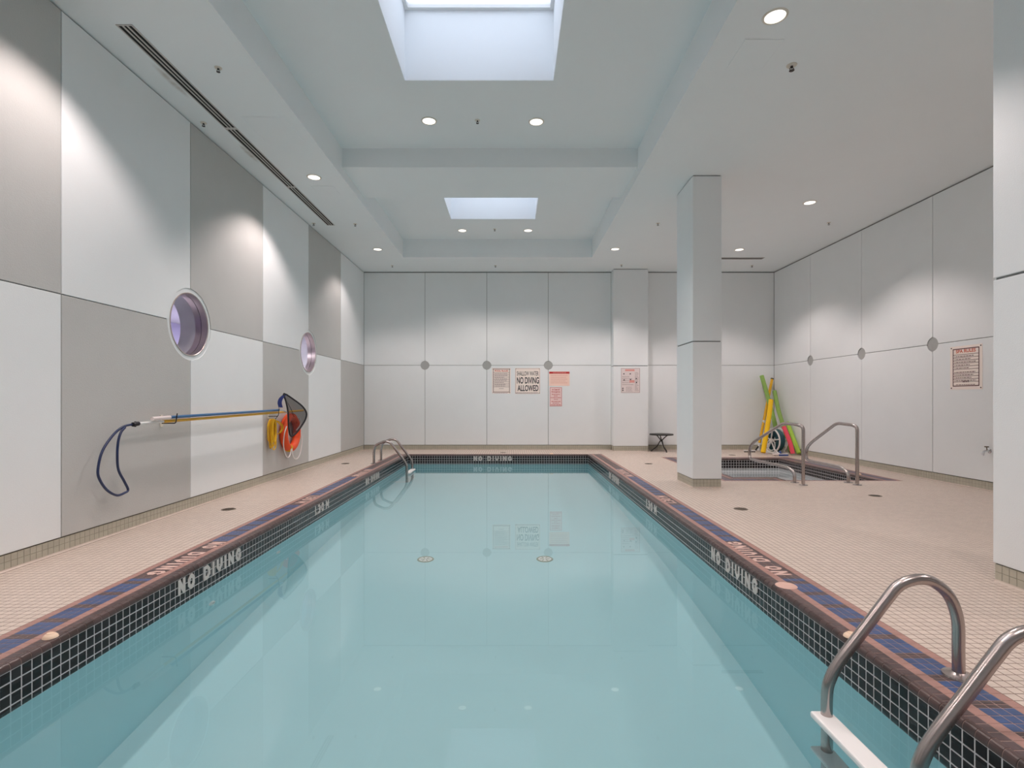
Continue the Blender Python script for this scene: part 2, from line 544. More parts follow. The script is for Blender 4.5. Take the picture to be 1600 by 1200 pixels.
wl = wall_thing('wall_left', 'long left wall of alternating white and grey panels with two round windows')
VY = [-2.2, -0.96, 0.75, 2.46, 4.168, 5.845, 7.55, 9.25, 11.0, 12.72]
WIN = {5.845, 9.25}
bm = nb()
for k in range(len(VY) - 1):
    a, b = VY[k], VY[k + 1]
    ra, rb = (0.345 if a in WIN else 0), (0.345 if b in WIN else 0)
    poly_prism(bm, PLW, cut_rect(a, b, 0, ZJ, (0, 0, rb, ra)), -0.32, -PT)
    poly_prism(bm, PLW, cut_rect(a, b, ZJ, 4.9, (ra, rb, 0, 0)), -0.32, -PT)
bmesh.ops.recalc_face_normals(bm, faces=bm.faces)
obj('backing', bm, 'joint_backing', wl)
for k in range(len(VY) - 1):
    a, b = VY[k], VY[k + 1]
    ra, rb = (0.395 if a in WIN else 0), (0.395 if b in WIN else 0)
    up = 'white_panel' if k % 2 == 0 else 'grey_panel'
    lo = 'grey_panel' if k % 2 == 0 else 'white_panel'
    s = 0.004
    o = obj('wall_panel', poly_prism(nb(), PLW, cut_rect(a, b, BASE, ZJ, (0, 0, rb, ra), s), -PT, 0, 0.003), lo, wl)
    o['label'] = 'grey lower panel' if lo == 'grey_panel' else 'white lower panel'
    o = obj('wall_panel', poly_prism(nb(), PLW, cut_rect(a, b, ZJ, ZC - 0.012, (ra, rb, 0, 0), s), -PT, 0, 0.003), up, wl)
    o['label'] = 'grey upper panel' if up == 'grey_panel' else 'white upper panel'

wb = wall_thing('wall_back', 'far white panelled wall carrying the pool signs, three round recesses along its joint')
obj('backing', box(nb(), XL - 0.32, XR + 0.3, YB + PT, YB + 0.3, -0.3, 4.9), 'joint_backing', wb)
def flat_panels(w, pl, us, plugs, umap=lambda x: x):
    for k in range(len(us) - 1):
        a, b = us[k], us[k + 1]
        ra, rb = (0.107 if a in plugs else 0), (0.107 if b in plugs else 0)
        obj('wall_panel', poly_prism(nb(), pl, cut_rect(a, b, BASE, ZJ, (0, 0, rb, ra), GAP / 2.6, 8), -PT, 0, 0.0025), 'white_panel', w)
        obj('wall_panel', poly_prism(nb(), pl, cut_rect(a, b, ZJ, ZC - 0.02, (ra, rb, 0, 0), GAP / 2.6, 8), -PT, 0, 0.0025), 'white_panel', w)
    for a in plugs:
        c = pl.at(a, ZJ, -PT)
        b_ = nb()
        n = 24
        poly_prism(b_, pl, [(a + 0.103 * math.cos(2 * PI * i / n), ZJ + 0.103 * math.sin(2 * PI * i / n)) for i in range(n)], -PT, -PT + 0.006)
        o = obj('round_recess', b_, 'plug_grey', w); o['label'] = 'round grey recessed disc'
flat_panels(wb, PBW, [XL, -2.07, -0.588, 0.883, 2.39, 3.204, 4.72, XR], [-2.07, -0.588, 0.883])

wr = wall_thing('wall_right', 'right white panelled wall beside the spa with round recesses along its joint')
obj('backing', box(nb(), XR + PT, XR + 0.3, YF - 0.3, YB + 0.3, -0.3, 4.9), 'joint_backing', wr)
flat_panels(wr, PRW, [-YB, -11.18, -9.545, -7.934, -6.32, -4.7, -3.1, -1.5, 0.1, -YF], [-11.18, -9.545, -7.934, -6.32])

wf = wall_thing('wall_front', 'plain white wall behind the near end of the pool')
obj('wall_panel', box(nb(), XL - 0.32, XR + 0.3, YF - 0.25, YF, -0.3, 4.9), 'white_panel', wf)

# corridor seen through the round windows
wc = wall_thing('wall_corridor', 'lavender corridor wall seen through the round windows')
bm = nb()
box(bm, -6.2, -5.9, 2.4, 15.2, -0.1, 2.7); box(bm, -6.2, XL - 0.32, 15.0, 15.3, -0.1, 2.7); box(bm, -6.2, XL - 0.32, 2.2, 2.5, -0.1, 2.7)
obj('corridor_wall', bm, 'lavender_wall', wc)
bm = nb(); box(bm, -6.2, XL - 0.32, 2.2, 15.3, 2.55, 2.7)
obj('corridor_ceiling', bm, 'sleeve_plaster', wc)
bm = nb(); box(bm, -6.2, XL - 0.32, 2.2, 15.3, -0.15, 0.0)
obj('corridor_floor', bm, 'sleeve_plaster', wc)
for yy in (8.0, 12.5):
    ld = D.lights.new('corridor_light', 'AREA'); ld.energy = 80; ld.size = 0.6; ld.color = (0.95, 0.92, 1.0)
    lo_ = D.objects.new('corridor_light', ld); COL.objects.link(lo_); lo_.location = (-4.9, yy, 2.5)

# ------------------------------------------------------------------ floor slab with its openings
fl = thing('floor', 'beige mosaic tiled pool deck', 'floor', kind='structure')
BO = 0.315                                       # nose and five-row border, out from the pool wall
SB = (3.14, 5.81, 7.87, 11.15)                   # spa border, outer edge
HOLES = [(PXL - 0.03, PXR + 0.03, PY0 - 0.03, PY1 + 0.03), (SX0 - 0.03, SX1 + 0.03, SY0 - 0.03, SY1 + 0.03), (NX0 - 0.03, SX1 + 0.03, NY0 - 0.03, SY0)]
BORD = [(PXL - BO, PXL, PY0 - 0.03, PY1 + 0.03), (PXR, PXR + BO, PY0 - 0.03, PY1 + 0.03), SB]
obj('slab', slab(nb(), (XL - 0.02, XR + 0.02, YF, YB + 0.02), HOLES + BORD, -0.12, -0.0008), 'tile_grout', fl)
PF = Plane((0, 0, 0), (1, 0, 0), (0, 1, 0), (0, 0, 1))
C1 = (2.476, 2.87, 7.25, 7.95); C2 = (3.2, 4.0, 2.7, 3.53); CP = (2.39, 3.204, 12.44, 12.72)
ex = [SB, C1, C2, CP]
yn, yk = 0.7, YB - 0.05 * 240
cells = grid_cells(XL + 0.01, PXL - BO, yk, YB - 0.0, 0.05)
cells += grid_cells(PXR + BO, XR - 0.01, yk, YB, 0.05)
cells += grid_cells(PXL - BO, PXR + BO, PY1 + 0.08, YB, 0.05)
cells = trim(cells, ex)
PFt = Plane((0, 0, -0.0022), (1, 0, 0), (0, 1, 0), (0, 0, 1))
lay_tiles('deck_tile', fl, [(PFt, cells)], 'beige_tile', ymax=3.4)

# ------------------------------------------------------------------ swimming pool
pool = thing('swimming_pool', 'long swimming pool basin, pale turquoise inside, black tiled waterline', 'pool', kind='structure')
ZB = -1.51
bm = nb()
box(bm, PXL - 0.25, PXL - 0.002, PY0 - 0.25, PY1 + 0.25, ZB - 0.2, -0.03)
box(bm, PXR + 0.002, PXR + 0.25, PY0 - 0.25, PY1 + 0.25, ZB - 0.2, -0.03)
box(bm, PXL - 0.002, PXR + 0.002, PY1 + 0.002, PY1 + 0.25, ZB - 0.2, -0.03)
box(bm, PXL - 0.002, PXR + 0.002, PY0 - 0.25, PY0 - 0.002, ZB - 0.2, -0.03)
box(bm, PXL - 0.002, PXR + 0.002, PY0 - 0.002, PY1 + 0.002, ZB - 0.2, ZB)
basin = obj('basin', bm, 'pool_plaster', pool)
# waterline: four rows of 54 mm tiles on pale grout
P_L = Plane((PXL, 0, 0), (0, -1, 0), (0, 0, 1), (1, 0, 0))     # read facing the left wall
P_R = Plane((PXR, 0, 0), (0, -1, 0), (0, 0, 1), (-1, 0, 0))
P_L = Plane((PXL, 0, 0), (0, 1, 0), (0, 0, 1), (1, 0, 0))
P_F = Plane((0, PY1, 0), (1, 0, 0), (0, 0, 1), (0, -1, 0))
P_N = Plane((0, PY0, 0), (-1, 0, 0), (0, 0, 1), (0, 1, 0))
TW = 0.054
ZN = -0.034
z4 = ZN - 4 * TW
sh = lambda pl, d: Plane(pl.o - pl.n * d, pl.u, pl.v, pl.n)
bm = nb()
rect_on(bm, P_L, PY0, PY1, z4, ZN + 0.002, -0.004, -0.0016)
rect_on(bm, P_R, -PY1, -PY0, z4, ZN + 0.002, -0.004, -0.0016)
rect_on(bm, P_F, PXL, PXR, z4, ZN + 0.002, -0.004, -0.0016)
rect_on(bm, P_N, -PXR, -PXL, z4, ZN + 0.002, -0.004, -0.0016)
obj('waterline_grout', bm, 'light_grout', pool)
wsets = [(sh(P_L, 0.0022), grid_cells(PY0, PY1, z4, ZN, TW)), (sh(P_R, 0.0022), grid_cells(-PY1, -PY0, z4, ZN, TW)),
         (sh(P_F, 0.0022), grid_cells(PXL, PXR, z4, ZN, TW)), (sh(P_N, 0.0022), grid_cells(-PXR, -PXL, z4, ZN, TW))]
lay_tiles('waterline_tile', pool, wsets, 'black_tile', ymax=3.3, grout=0.006)
# bullnose: rounded tiles over the edge
NR = 0.03
def nose_profile():
    pr = [(0.0, ZN + 0.001)]
    for k in range(6):
        a = PI / 2 * k / 5
        pr.append((-NR * 0.6 + NR * 0.6 * math.cos(a), ZN + 0.004 + (0.03) * math.sin(a)))
    pr.append((-0.030, 0.0)); pr.append((-0.030, ZN)); 
    return pr           # (offset along the wall normal, z)
def nose_geo(pl, u0, u1):
    pr = nose_profile()
    V = [pl.at(u, z, o) for u in (u0, u1) for o, z in pr]
    n = len(pr)
    F = [(i, (i + 1) % n, n + (i + 1) % n, n + i) for i in range(n)] + [tuple(range(n))[::-1], tuple(range(n, 2 * n))]
    return V, F
def lay_nose(parent, runs, pitch, m, ymax):
    V, F = [], []
    cnt = 0
    cache = {}
    off = root_off(parent)
    for pl, a, b in runs:
        n = round((b - a) / pitch); d = (b - a) / n
        for i in range(n):
            u0, u1 = a + i * d + 0.002, a + (i + 1) * d - 0.002
            c = pl.at((u0 + u1) / 2, 0)
            if 0.9 < c.y < ymax and cnt < 300:
                key = tuple(round(x, 3) for x in (*pl.u, *pl.n))
                if key not in cache:
                    v, f = nose_geo(Plane((0, 0, 0), pl.u, pl.v, pl.n), -(u1 - u0) / 2, (u1 - u0) / 2)
                    me = D.meshes.new('nose_tile'); me.from_pydata([tuple(x) for x in v], [], f); me.materials.append(MAT[m]); cache[key] = me
                o = D.objects.new('nose_tile', cache[key]); o.parent = parent; o.location = c - off; COL.objects.link(o); cnt += 1
            else:
                v, f = nose_geo(pl, u0, u1); k = len(V)
                V += [tuple(x - off) for x in v]; F += [tuple(k + j for j in ff) for ff in f]
    me = D.meshes.new('nose_tile_run'); me.from_pydata(V, [], F)
    o = link('nose_tile_run', me, m, parent); o['kind'] = 'stuff'
lay_nose(pool, [(P_L, PY0, PY1), (P_R, -PY1, -PY0), (P_F, PXL, PXR), (P_N, -PXR, -PXL)], TW, 'nose_brown', 3.4)
bm = nb()
for pl, a, b in ((P_L, PY0 - .03, PY1 + .03), (P_R, -PY1 - .03, -PY0 + .03), (P_F, PXL - .03, PXR + .03), (P_N, -PXR - .03, -PXL + .03)):
    V, F = nose_geo(Plane(pl.o - pl.n * 0.0016 + Vector((0, 0, -0.0016)), pl.u, pl.v, pl.n), a, b)
    vv = [bm.verts.new(p) for p in V]
    for f in F: bm.faces.new([vv[i] for i in f])
obj('nose_grout', bm, 'border_grout', pool)
# flat border: dark row, pink row, three rows of blue broken every fourth tile by a split dark row, pink row
bm = nb()
box(bm, PXL - BO, PXL - 0.03, PY0 - 0.03, PY1 + 0.03, -0.12, -0.0012)
box(bm, PXR + 0.03, PXR + BO, PY0 - 0.03, PY1 + 0.03, -0.12, -0.0012)
box(bm, PXL - 0.03, PXR + 0.03, PY1 + 0.03, PY1 + 0.08, -0.12, -0.0012)
obj('border_grout', bm, 'border_grout', pool)
EB = (BO - 0.03) / 6
def in_text(y): return any(a - 0.06 < y < a + L_ + 0.06 for a, _, L_ in TXT_Y)
dark, pink, blue = [], [], []
ny = int((PY1 - PY0 + 0.06) / 0.05)
for side, x0, sg in (('l', PXL - 0.03, -1), ('r', PXR + 0.03, 1)):
    for j in range(ny):
        y0 = PY0 - 0.03 + j * 0.05; y1 = y0 + 0.05
        for i in range(6):
            a, b = sorted((x0 + sg * i * EB, x0 + sg * (i + 1) * EB))
            if i in (1, 5): pink.append((a, b, y0, y1))
            elif i == 0: dark.append((a, b, y0, y1))
            elif j % 4 == 3: dark += [(a, b, y0, y0 + 0.025), (a, b, y0 + 0.025, y1)]
            elif in_text((y0 + y1) / 2) or y0 > 9.3: dark.append((a, b, y0, y1))
            else: blue.append((a, b, y0, y1))
pink += grid_cells(PXL - 0.03, PXR + 0.03, PY1 + 0.03, PY1 + 0.08, 0.05)
lay_tiles('dark_border_tile', pool, [(PFt, dark)], 'dark_border')
lay_tiles('pink_border_tile', pool, [(PFt, pink)], 'pink_border', grout=0.0025)
lay_tiles('blue_border_tile', pool, [(PFt, blue)], 'blue_border')
# lettering in the waterline and on the border
for y0, spec, L_ in TXT_Y:
    nm = 'NO DIVING' if spec is NO_DIVING else '1.30 M'
    vv = ZN - 2 * TW - 0.004
    bm = nb(); word(bm, P_L, spec, y0, vv); o = obj('wall_lettering', bm, 'letter_tile', pool); o['label'] = 'white ' + nm + ' lettering on left waterline'
    bm = nb(); word(bm, P_R, spec, -(y0 + L_), vv); o = obj('wall_lettering', bm, 'letter_tile', pool); o['label'] = 'white ' + nm + ' lettering on right waterline'
    # deck words are read from the deck, their tops towards the water
    dl = Plane((PXL - 0.235, y0 + L_, 0), (0, -1, 0), (1, 0, 0), (0, 0, 1))
    bm = nb(); word(bm, dl, spec, 0, 0, 0.115, 0.025, 0, 0.0016); o = obj('deck_lettering', bm, 'deck_letter', pool); o['label'] = 'white ' + nm + ' lettering on left border'
    dr = Plane((PXR + 0.235, y0, 0), (0, 1, 0), (-1, 0, 0), (0, 0, 1))
    bm = nb(); word(bm, dr, spec, 0, 0, 0.115, 0.025, 0, 0.0016); o = obj('deck_lettering', bm, 'deck_letter', pool); o['label'] = 'white ' + nm + ' lettering on right border'
bm = nb(); word(bm, P_F, NO_DIVING, -0.833, ZN - 2 * TW - 0.004)
o = obj('wall_lettering', bm, 'letter_tile', pool); o['label'] = 'white NO DIVING lettering on far waterline'

me = D.meshes.new('pool_water')
me.from_pydata([(PXL - .001, PY0 - .001, ZW), (PXR + .001, PY0 - .001, ZW), (PXR + .001, PY1 + .001, ZW), (PXL - .001, PY1 + .001, ZW)], [], [(0, 1, 2, 3)])
water = link('pool_water', me, 'pool_water')
water.data.polygons[0].use_smooth = True
tag(water, 'still clear turquoise water filling the long swimming pool', 'water', kind='stuff')
water.cycles.is_caustics_caster = True
basin.cycles.is_caustics_receiver = True

# ------------------------------------------------------------------ spa
spa = thing('hot_tub', 'square sunken spa pool with black tiled walls beside the right wall', 'spa', kind='structure')
bm = nb()
zb = -1.0
box(bm, SX0 - 0.2, SX0 - 0.002, NY0 - 0.2, SY1 + 0.2, zb - 0.1, -0.03)
box(bm, SX1 + 0.002, SX1 + 0.2, NY0 - 0.2, SY1 + 0.2, zb - 0.1, -0.03)
box(bm, SX0, SX1, SY1 + 0.002, SY1 + 0.2, zb - 0.1, -0.03)
box(bm, SX0 - 0.002, NX0 - 0.002, NY0 - 0.2, SY0 - 0.002, zb - 0.1, -0.03)
box(bm, NX0 - 0.002, SX1 + 0.002, NY0 - 0.2, NY0 - 0.002, zb - 0.1, -0.03)
box(bm, SX0, SX1, NY0, SY1, zb - 0.1, zb)
sb_ = obj('basin', bm, 'spa_plaster', spa)
sb_.cycles.is_caustics_receiver = True
bm = nb(); box(bm, NX0, SX1, NY0, SY0 + 0.1, zb, -0.48); box(bm, SX0, SX1, SY1 - 0.45, SY1, zb, -0.5)
st = obj('bench', bm, 'spa_plaster', spa); st.cycles.is_caustics_receiver = True
S_L = Plane((SX0, 0, 0), (0, 1, 0), (0, 0, 1), (1, 0, 0)); S_R = Plane((SX1, 0, 0), (0, -1, 0), (0, 0, 1), (-1, 0, 0))
S_F = Plane((0, SY1, 0), (1, 0, 0), (0, 0, 1), (0, -1, 0)); S_N = Plane((0, SY0, 0), (-1, 0, 0), (0, 0, 1), (0, 1, 0))
S_M = Plane((NX0, 0, 0), (0, 1, 0), (0, 0, 1), (1, 0, 0)); S_B = Plane((0, NY0, 0), (-1, 0, 0), (0, 0, 1), (0, 1, 0))
sruns = [(S_L, SY0, SY1), (S_R, -SY1, -NY0), (S_F, SX0, SX1), (S_N, -NX0, -SX0), (S_M, NY0, SY0), (S_B, -SX1, -NX0)]
bm = nb()
for pl, a, b in sruns: rect_on(bm, pl, a, b, z4, ZN + 0.002, -0.004, -0.0016)
obj('waterline_grout', bm, 'light_grout', spa)
lay_tiles('waterline_tile', spa, [(sh(pl, 0.0022), grid_cells(a, b, z4, ZN, TW)) for pl, a, b in sruns], 'black_tile', ymax=3, grout=0.007)
lay_nose(spa, sruns, TW, 'nose_brown', 0)
bm = nb()
holes2 = [(SX0 - .03, SX1 + .03, SY0 - .03, SY1 + .03), (NX0 - .03, SX1 + .03, NY0 - .03, SY0)]
obj('border_grout', slab(bm, SB, holes2, -0.12, -0.0012), 'border_grout', spa)
dark, pink, blue = [], [], []
allc = trim(grid_cells(SB[0], SX0 - .03, SB[2], SB[3], 0.052) + grid_cells(SX0 - .03, SX1 + .03, SB[2], SB[3], 0.052) + grid_cells(SX1 + .03, SB[1], SB[2], SB[3], 0.052), holes2)
for a, b, c, d in allc:
    cx, cy = (a + b) / 2, (c + d) / 2
    def rd(h): return max(h[0] - cx, cx - h[1], h[2] - cy, cy - h[3], 0)
    i = int(min(rd(h) for h in holes2) / 0.051)
    e = min(cx - SB[0], SB[1] - cx, cy - SB[2], SB[3] - cy)
    if i == 1 or e < 0.05: pink.append((a, b, c, d))
    elif i == 0: dark.append((a, b, c, d))
    else: (dark if (int(cx / 0.052) % 4 == 3 or int(cy / 0.052) % 4 == 3) else blue).append((a, b, c, d))
lay_tiles('dark_border_tile', spa, [(PFt, dark)], 'dark_border', ymax=0)
lay_tiles('pink_border_tile', spa, [(PFt, pink)], 'pink_border', ymax=0)
lay_tiles('purple_border_tile', spa, [(PFt, blue)], 'purple_border', ymax=0)
me = D.meshes.new('spa_water')
me.from_pydata([(SX0, SY0, -.2), (NX0, SY0, -.2), (NX0, NY0, -.2), (SX1, NY0, -.2), (SX1, SY1, -.2), (SX0, SY1, -.2)], [], [(0, 1, 2, 3, 4, 5)])
sw = link('spa_water', me, 'spa_water')
sw.data.polygons[0].use_smooth = True
tag(sw, 'still pale water filling the sunken spa', 'water', kind='stuff')
sw.cycles.is_caustics_caster = True

# ------------------------------------------------------------------ baseboards
def baseboard(name, label, runs, limit_y=6.0):
    t = thing(name, label, 'baseboard', kind='structure')
    bm = nb()
    for pl, a, b in runs:
        rect_on(bm, pl, a, b, 0.0, 0.1165, -0.03, 0.0)
        rect_on(bm, pl, a, b, 0.1165, BASE + 0.003, -0.03, -0.012)
    obj('base_grout', bm, 'base_grout', t)
    lay_tiles('base_tile', t, [(pl, grid_cells(a, b, 0.013, 0.116, 0.05, 0.0515)) for pl, a, b in runs], 'base_tile', ymax=limit_y, grout=0.003)
    bm = nb()
    for pl, a, b in runs:
        V = [[bm.verts.new(pl.at(u, z, n)) for n, z in ((0.001, 0.016), (0.004, 0.007), (0.009, 0.003), (0.016, 0.0008), (0.001, 0.0005))] for u in (a, b)]
        for k in range(5): bm.faces.new((V[0][k], V[0][(k + 1) % 5], V[1][(k + 1) % 5], V[1][k]))
    obj('cove_tile', bm, 'beige_tile', t)
    return t
rec = lambda pl: Plane(pl.o - pl.n * 0.010, pl.u, pl.v, pl.n)
baseboard('baseboard_left', 'two row grey green tile skirting along the left wall', [(rec(PLW), 0.5, YB)])
baseboard('baseboard_back', 'two row grey green tile skirting along the far wall', [(rec(PBW), XL, 2.39), (rec(PBW), 3.204, XR)])
baseboard('baseboard_right', 'two row grey green tile skirting along the right wall', [(rec(PRW), -YB, -1.0)])

# ------------------------------------------------------------------ columns
def column(name, label, c, sides, ny=6.0):
    x0, x1, y0, y1 = c
    t = thing(name, label, 'column', ((x0 + x1) / 2, (y0 + y1) / 2, 0), kind='structure')
    q = 0.012
    obj('core', box(nb(), x0 + q, x1 - q, y0 + q, y1 - q, -0.05, ZC + 0.1), 'joint_backing', t)
    obj('lower_panel', box(nb(), x0, x1, y0, y1, BASE + 0.002, 2.0 - 0.008, 0.004), 'white_panel', t)
    obj('upper_panel', box(nb(), x0, x1, y0, y1, 2.0 + 0.008, ZC - 0.014, 0.004), 'white_panel', t)
    P = {'f': Plane((0, y0 + 0.008, 0), (1, 0, 0), (0, 0, 1), (0, -1, 0)), 'l': Plane((x0 + 0.008, 0, 0), (0, -1, 0), (0, 0, 1), (-1, 0, 0)),
         'r': Plane((x1 - 0.008, 0, 0), (0, 1, 0), (0, 0, 1), (1, 0, 0)), 'b': Plane((0, y1 - 0.008, 0), (-1, 0, 0), (0, 0, 1), (0, 1, 0))}
    R = {'f': (x0 + .008, x1 - .008), 'l': (-y1 + .008, -y0 - .008), 'r': (y0 + .008, y1 - .008), 'b': (-x1 + .008, -x0 - .008)}
    bm = nb(); box(bm, x0 + 0.0085, x1 - 0.0085, y0 + 0.0085, y1 - 0.0085, 0, 0.1165)
    obj('base_grout', bm, 'base_grout', t)
    lay_tiles('base_tile', t, [(P[s], grid_cells(*R[s], 0.013, 0.116, 0.05, 0.0515)) for s in sides], 'base_tile', ymax=ny, grout=0.003, h=0.003)
    bm = nb()
    for s in sides:
        pl = P[s]; a, b = R[s]
        V = [[bm.verts.new(pl.at(u, z, n)) for n, z in ((0.001, 0.016), (0.004, 0.007), (0.009, 0.003), (0.016, 0.0008), (0.001, 0.0005))] for u in (a, b)]
        for k in range(5): bm.faces.new((V[0][k], V[0][(k + 1) % 5], V[1][(k + 1) % 5], V[1][k]))
    obj('cove_tile', bm, 'beige_tile', t)
column('column', 'white freestanding square column in front of the spa', C1, 'flrb', 8.0)
column('column', 'white column cut off by the right edge of the picture, nearest to the viewer', C2, 'flrb')
column('pilaster', 'white pilaster standing proud of the far wall, beside the round table', (2.39, 3.204, 12.44, 12.73), 'flr')

# ------------------------------------------------------------------ ceiling
ce = thing('ceiling', 'white ceiling with a raised coffer over the pool', 'ceiling', kind='structure')
CF = (-2.327, 1.735, -1.4, 11.43)
SKY = [(-1.155, 0.457, -0.25, 1.35), (-1.155, 0.457, 4.15, 5.75), (-1.155, 0.457, 8.55, 10.157)]
obj('low_ceiling', slab(nb(), (XL - 0.3, XR + 0.3, YF - 0.25, YB + 0.3), [CF], ZC, 4.9), 'ceiling_paint', ce)
obj('coffer_ceiling', slab(nb(), (CF[0] - .05, CF[1] + .05, CF[2] - .05, CF[3] + .05), SKY, ZT, 4.9), 'ceiling_paint', ce)
obj('beam', box(nb(), CF[0] - .02, CF[1] + .02, 7.30, 8.405, 4.40, 4.75), 'ceiling_paint', ce)
obj('beam', box(nb(), CF[0] - .02, CF[1] + .02, 2.85, 3.95, 4.40, 4.75), 'ceiling_paint', ce)
for i, (x0, x1, y0, y1) in enumerate(SKY):
    lab = ['skylight over the near end of the pool', 'larger looking skylight at the top of the picture, nearer of the two in view', 'smaller looking skylight beyond the ceiling beam'][i]
    t = thing('window_%d' % (i + 3), lab, 'skylight', ((x0 + x1) / 2, (y0 + y1) / 2, ZT), kind='structure')
    bm = nb()
    w = 0.08
    for b4 in ((x0 - w, x0, y0 - w, y1 + w), (x1, x1 + w, y0 - w, y1 + w), (x0, x1, y0 - w, y0), (x0, x1, y1, y1 + w)):
        box(bm, b4[0], b4[1], b4[2], b4[3], 4.9, 5.42)
    obj('shaft', bm, 'shaft_white', t)
    bm = nb()
    for b4 in ((x0, x0 + .002, y0, y1), (x1 - .002, x1, y0, y1), (x0, x1, y0, y0 + .002), (x0, x1, y1 - .002, y1)):
        box(bm, b4[0], b4[1], b4[2], b4[3], ZT + 0.004, 4.9)
    obj('shaft_lining', bm, 'shaft_white', t)
    bm = nb()
    for b4 in ((x0 - .06, x0 + .04, y0 - .06, y1 + .06), (x1 - .04, x1 + .06, y0 - .06, y1 + .06), (x0 + .04, x1 - .04, y0 - .06, y0 + .04), (x0 + .04, x1 - .04, y1 - .04, y1 + .06)):
        box(bm, b4[0], b4[1], b4[2], b4[3], 5.42, 5.48)
    obj('frame', bm, 'white_plastic', t)
    obj('pane', box(nb(), x0 + .04, x1 - .04, y0 + .04, y1 - .04, 5.44, 5.452), 'pane_glass', t)
    pd = D.lights.new('skylight_portal', 'AREA'); pd.shape = 'RECTANGLE'; pd.size = x1 - x0; pd.size_y = y1 - y0; pd.cycles.is_portal = True
    po = D.objects.new('skylight_portal', pd); COL.objects.link(po); po.location = ((x0 + x1) / 2, (y0 + y1) / 2, 5.5)

# ------------------------------------------------------------------ round windows
for i, (yc, lab) in enumerate(((5.845, 'larger looking round window in the left wall, nearer of the two'), (9.25, 'smaller looking round window in the left wall, above the life ring'))):
    t = thing('window_%d' % (i + 1), lab, 'window', (XL, yc, ZJ), kind='structure')
    bm = nb(); lathe(bm, [(0.345, -0.016), (0.394, -0.016), (0.394, -0.009), (0.345, -0.009)], (XL, yc, ZJ), 0, 48, True)
    obj('rim', bm, 'white_panel', t, True)
    bm = nb(); lathe(bm, [(0.335, -0.072), (0.335, -0.004), (0.339, 0.0), (0.346, 0.0), (0.346, -0.072)], (XL, yc, ZJ), 0, 48, True)
    lathe(bm, [(0.335, -0.145), (0.335, -0.078), (0.346, -0.078), (0.346, -0.145)], (XL, yc, ZJ), 0, 48, True)
    obj('steel_ring', bm, 'ring_steel', t, True)
    bm = nb(); lathe(bm, [(0.341, -0.079), (0.341, -0.071), (0.346, -0.071), (0.346, -0.079)], (XL, yc, ZJ), 0, 48, True)
    obj('gasket', bm, 'vent_dark', t, True)
    bm = nb(); lathe(bm, [(0, -0.078), (0.340, -0.078), (0.340, -0.072), (0, -0.072)], (XL, yc, ZJ), 0, 48)
    obj('pane', bm, 'pane_glass', t)
    bm = nb(); lathe(bm, [(0.343, -0.325), (0.343, -0.14), (0.346, -0.14), (0.346, -0.325)], (XL, yc, ZJ), 0, 48, True)
    obj('sleeve', bm, 'sleeve_plaster', t, True)

# ------------------------------------------------------------------ lamps
def make_downlight():
    t = thing('recessed_downlight', '', 'ceiling light', (0, 0, 0), 'recessed ceiling downlights')
    bm = nb(); lathe(bm, [(0.078, -0.002), (0.080, -0.007), (0.096, -0.004), (0.098, 0.0), (0.078, 0.0)], (0, 0, 0), 2, 28, True)
    obj('trim_ring', bm, 'lamp_trim', t, True)
    bm = nb(); lathe(bm, [(0, -0.0035), (0.0785, -0.0035), (0.0785, -0.0005), (0, -0.0005)], (0, 0, 0), 2, 28)
    obj('lens', bm, 'lamp_lens', t)
    return t
LAMPS = [
    (-2.725, 10.82, ZC, 'round recessed downlight low over the far left corner of the deck'),
    (-2.72, 7.32, ZC, 'round recessed downlight beside the left slot diffuser, above the round windows'),
    (2.11, 10.80, ZC, 'round recessed downlight in the low ceiling left of the square column'),
    (4.64, 8.26, ZC, 'round recessed downlight over the near side of the spa'),
    (4.65, 10.84, ZC, 'round recessed downlight over the far side of the spa'),
    (-1.02, 6.58, ZT, 'left one of the pair of coffer downlights in front of the beam'),
    (0.31, 6.60, ZT, 'right one of the pair of coffer downlights in front of the beam'),
    (-1.00, 10.83, ZT, 'left one of the pair of coffer downlights beyond the far skylight'),
    (0.34, 10.83, ZT, 'right one of the pair of coffer downlights beyond the far skylight'),
    (-2.72, 3.82, ZC, ''), (-2.72, 0.32, ZC, ''), (2.11, 4.25, ZC, 'round recessed downlight at the very top edge, between coffer and access panel'), (-1.0, 2.33, ZT, ''), (0.33, 2.33, ZT, ''), (4.9, 2.0, ZC, ''), (2.11, 0.7, ZC, '')]
spot = D.lights.new('downlight_beam', 'SPOT')
spot.energy = LAMP_W * 4
spot.color = LAMP_COL
spot.spot_size = math.radians(117)
spot.spot_blend = 0.45
spot.shadow_soft_size = 0.05
spot.cycles.is_caustics_light = True
coffer_spot = spot.copy()
coffer_spot.energy = LAMP_W * 2.3
coffer_spot.color = (1.0, 0.86, 0.76)
proto = make_downlight()
for i, (x, y, z, lab) in enumerate(LAMPS):
    o = proto if i == 0 else copy_tree(proto)
    o.location = (x, y, z)
    o['label'] = lab or 'recessed downlight above the near end of the room, outside the picture'
    so = D.objects.new('downlight_beam', coffer_spot if z == ZT else spot); COL.objects.link(so); so.parent = o; so.location = (0, 0, -0.012)

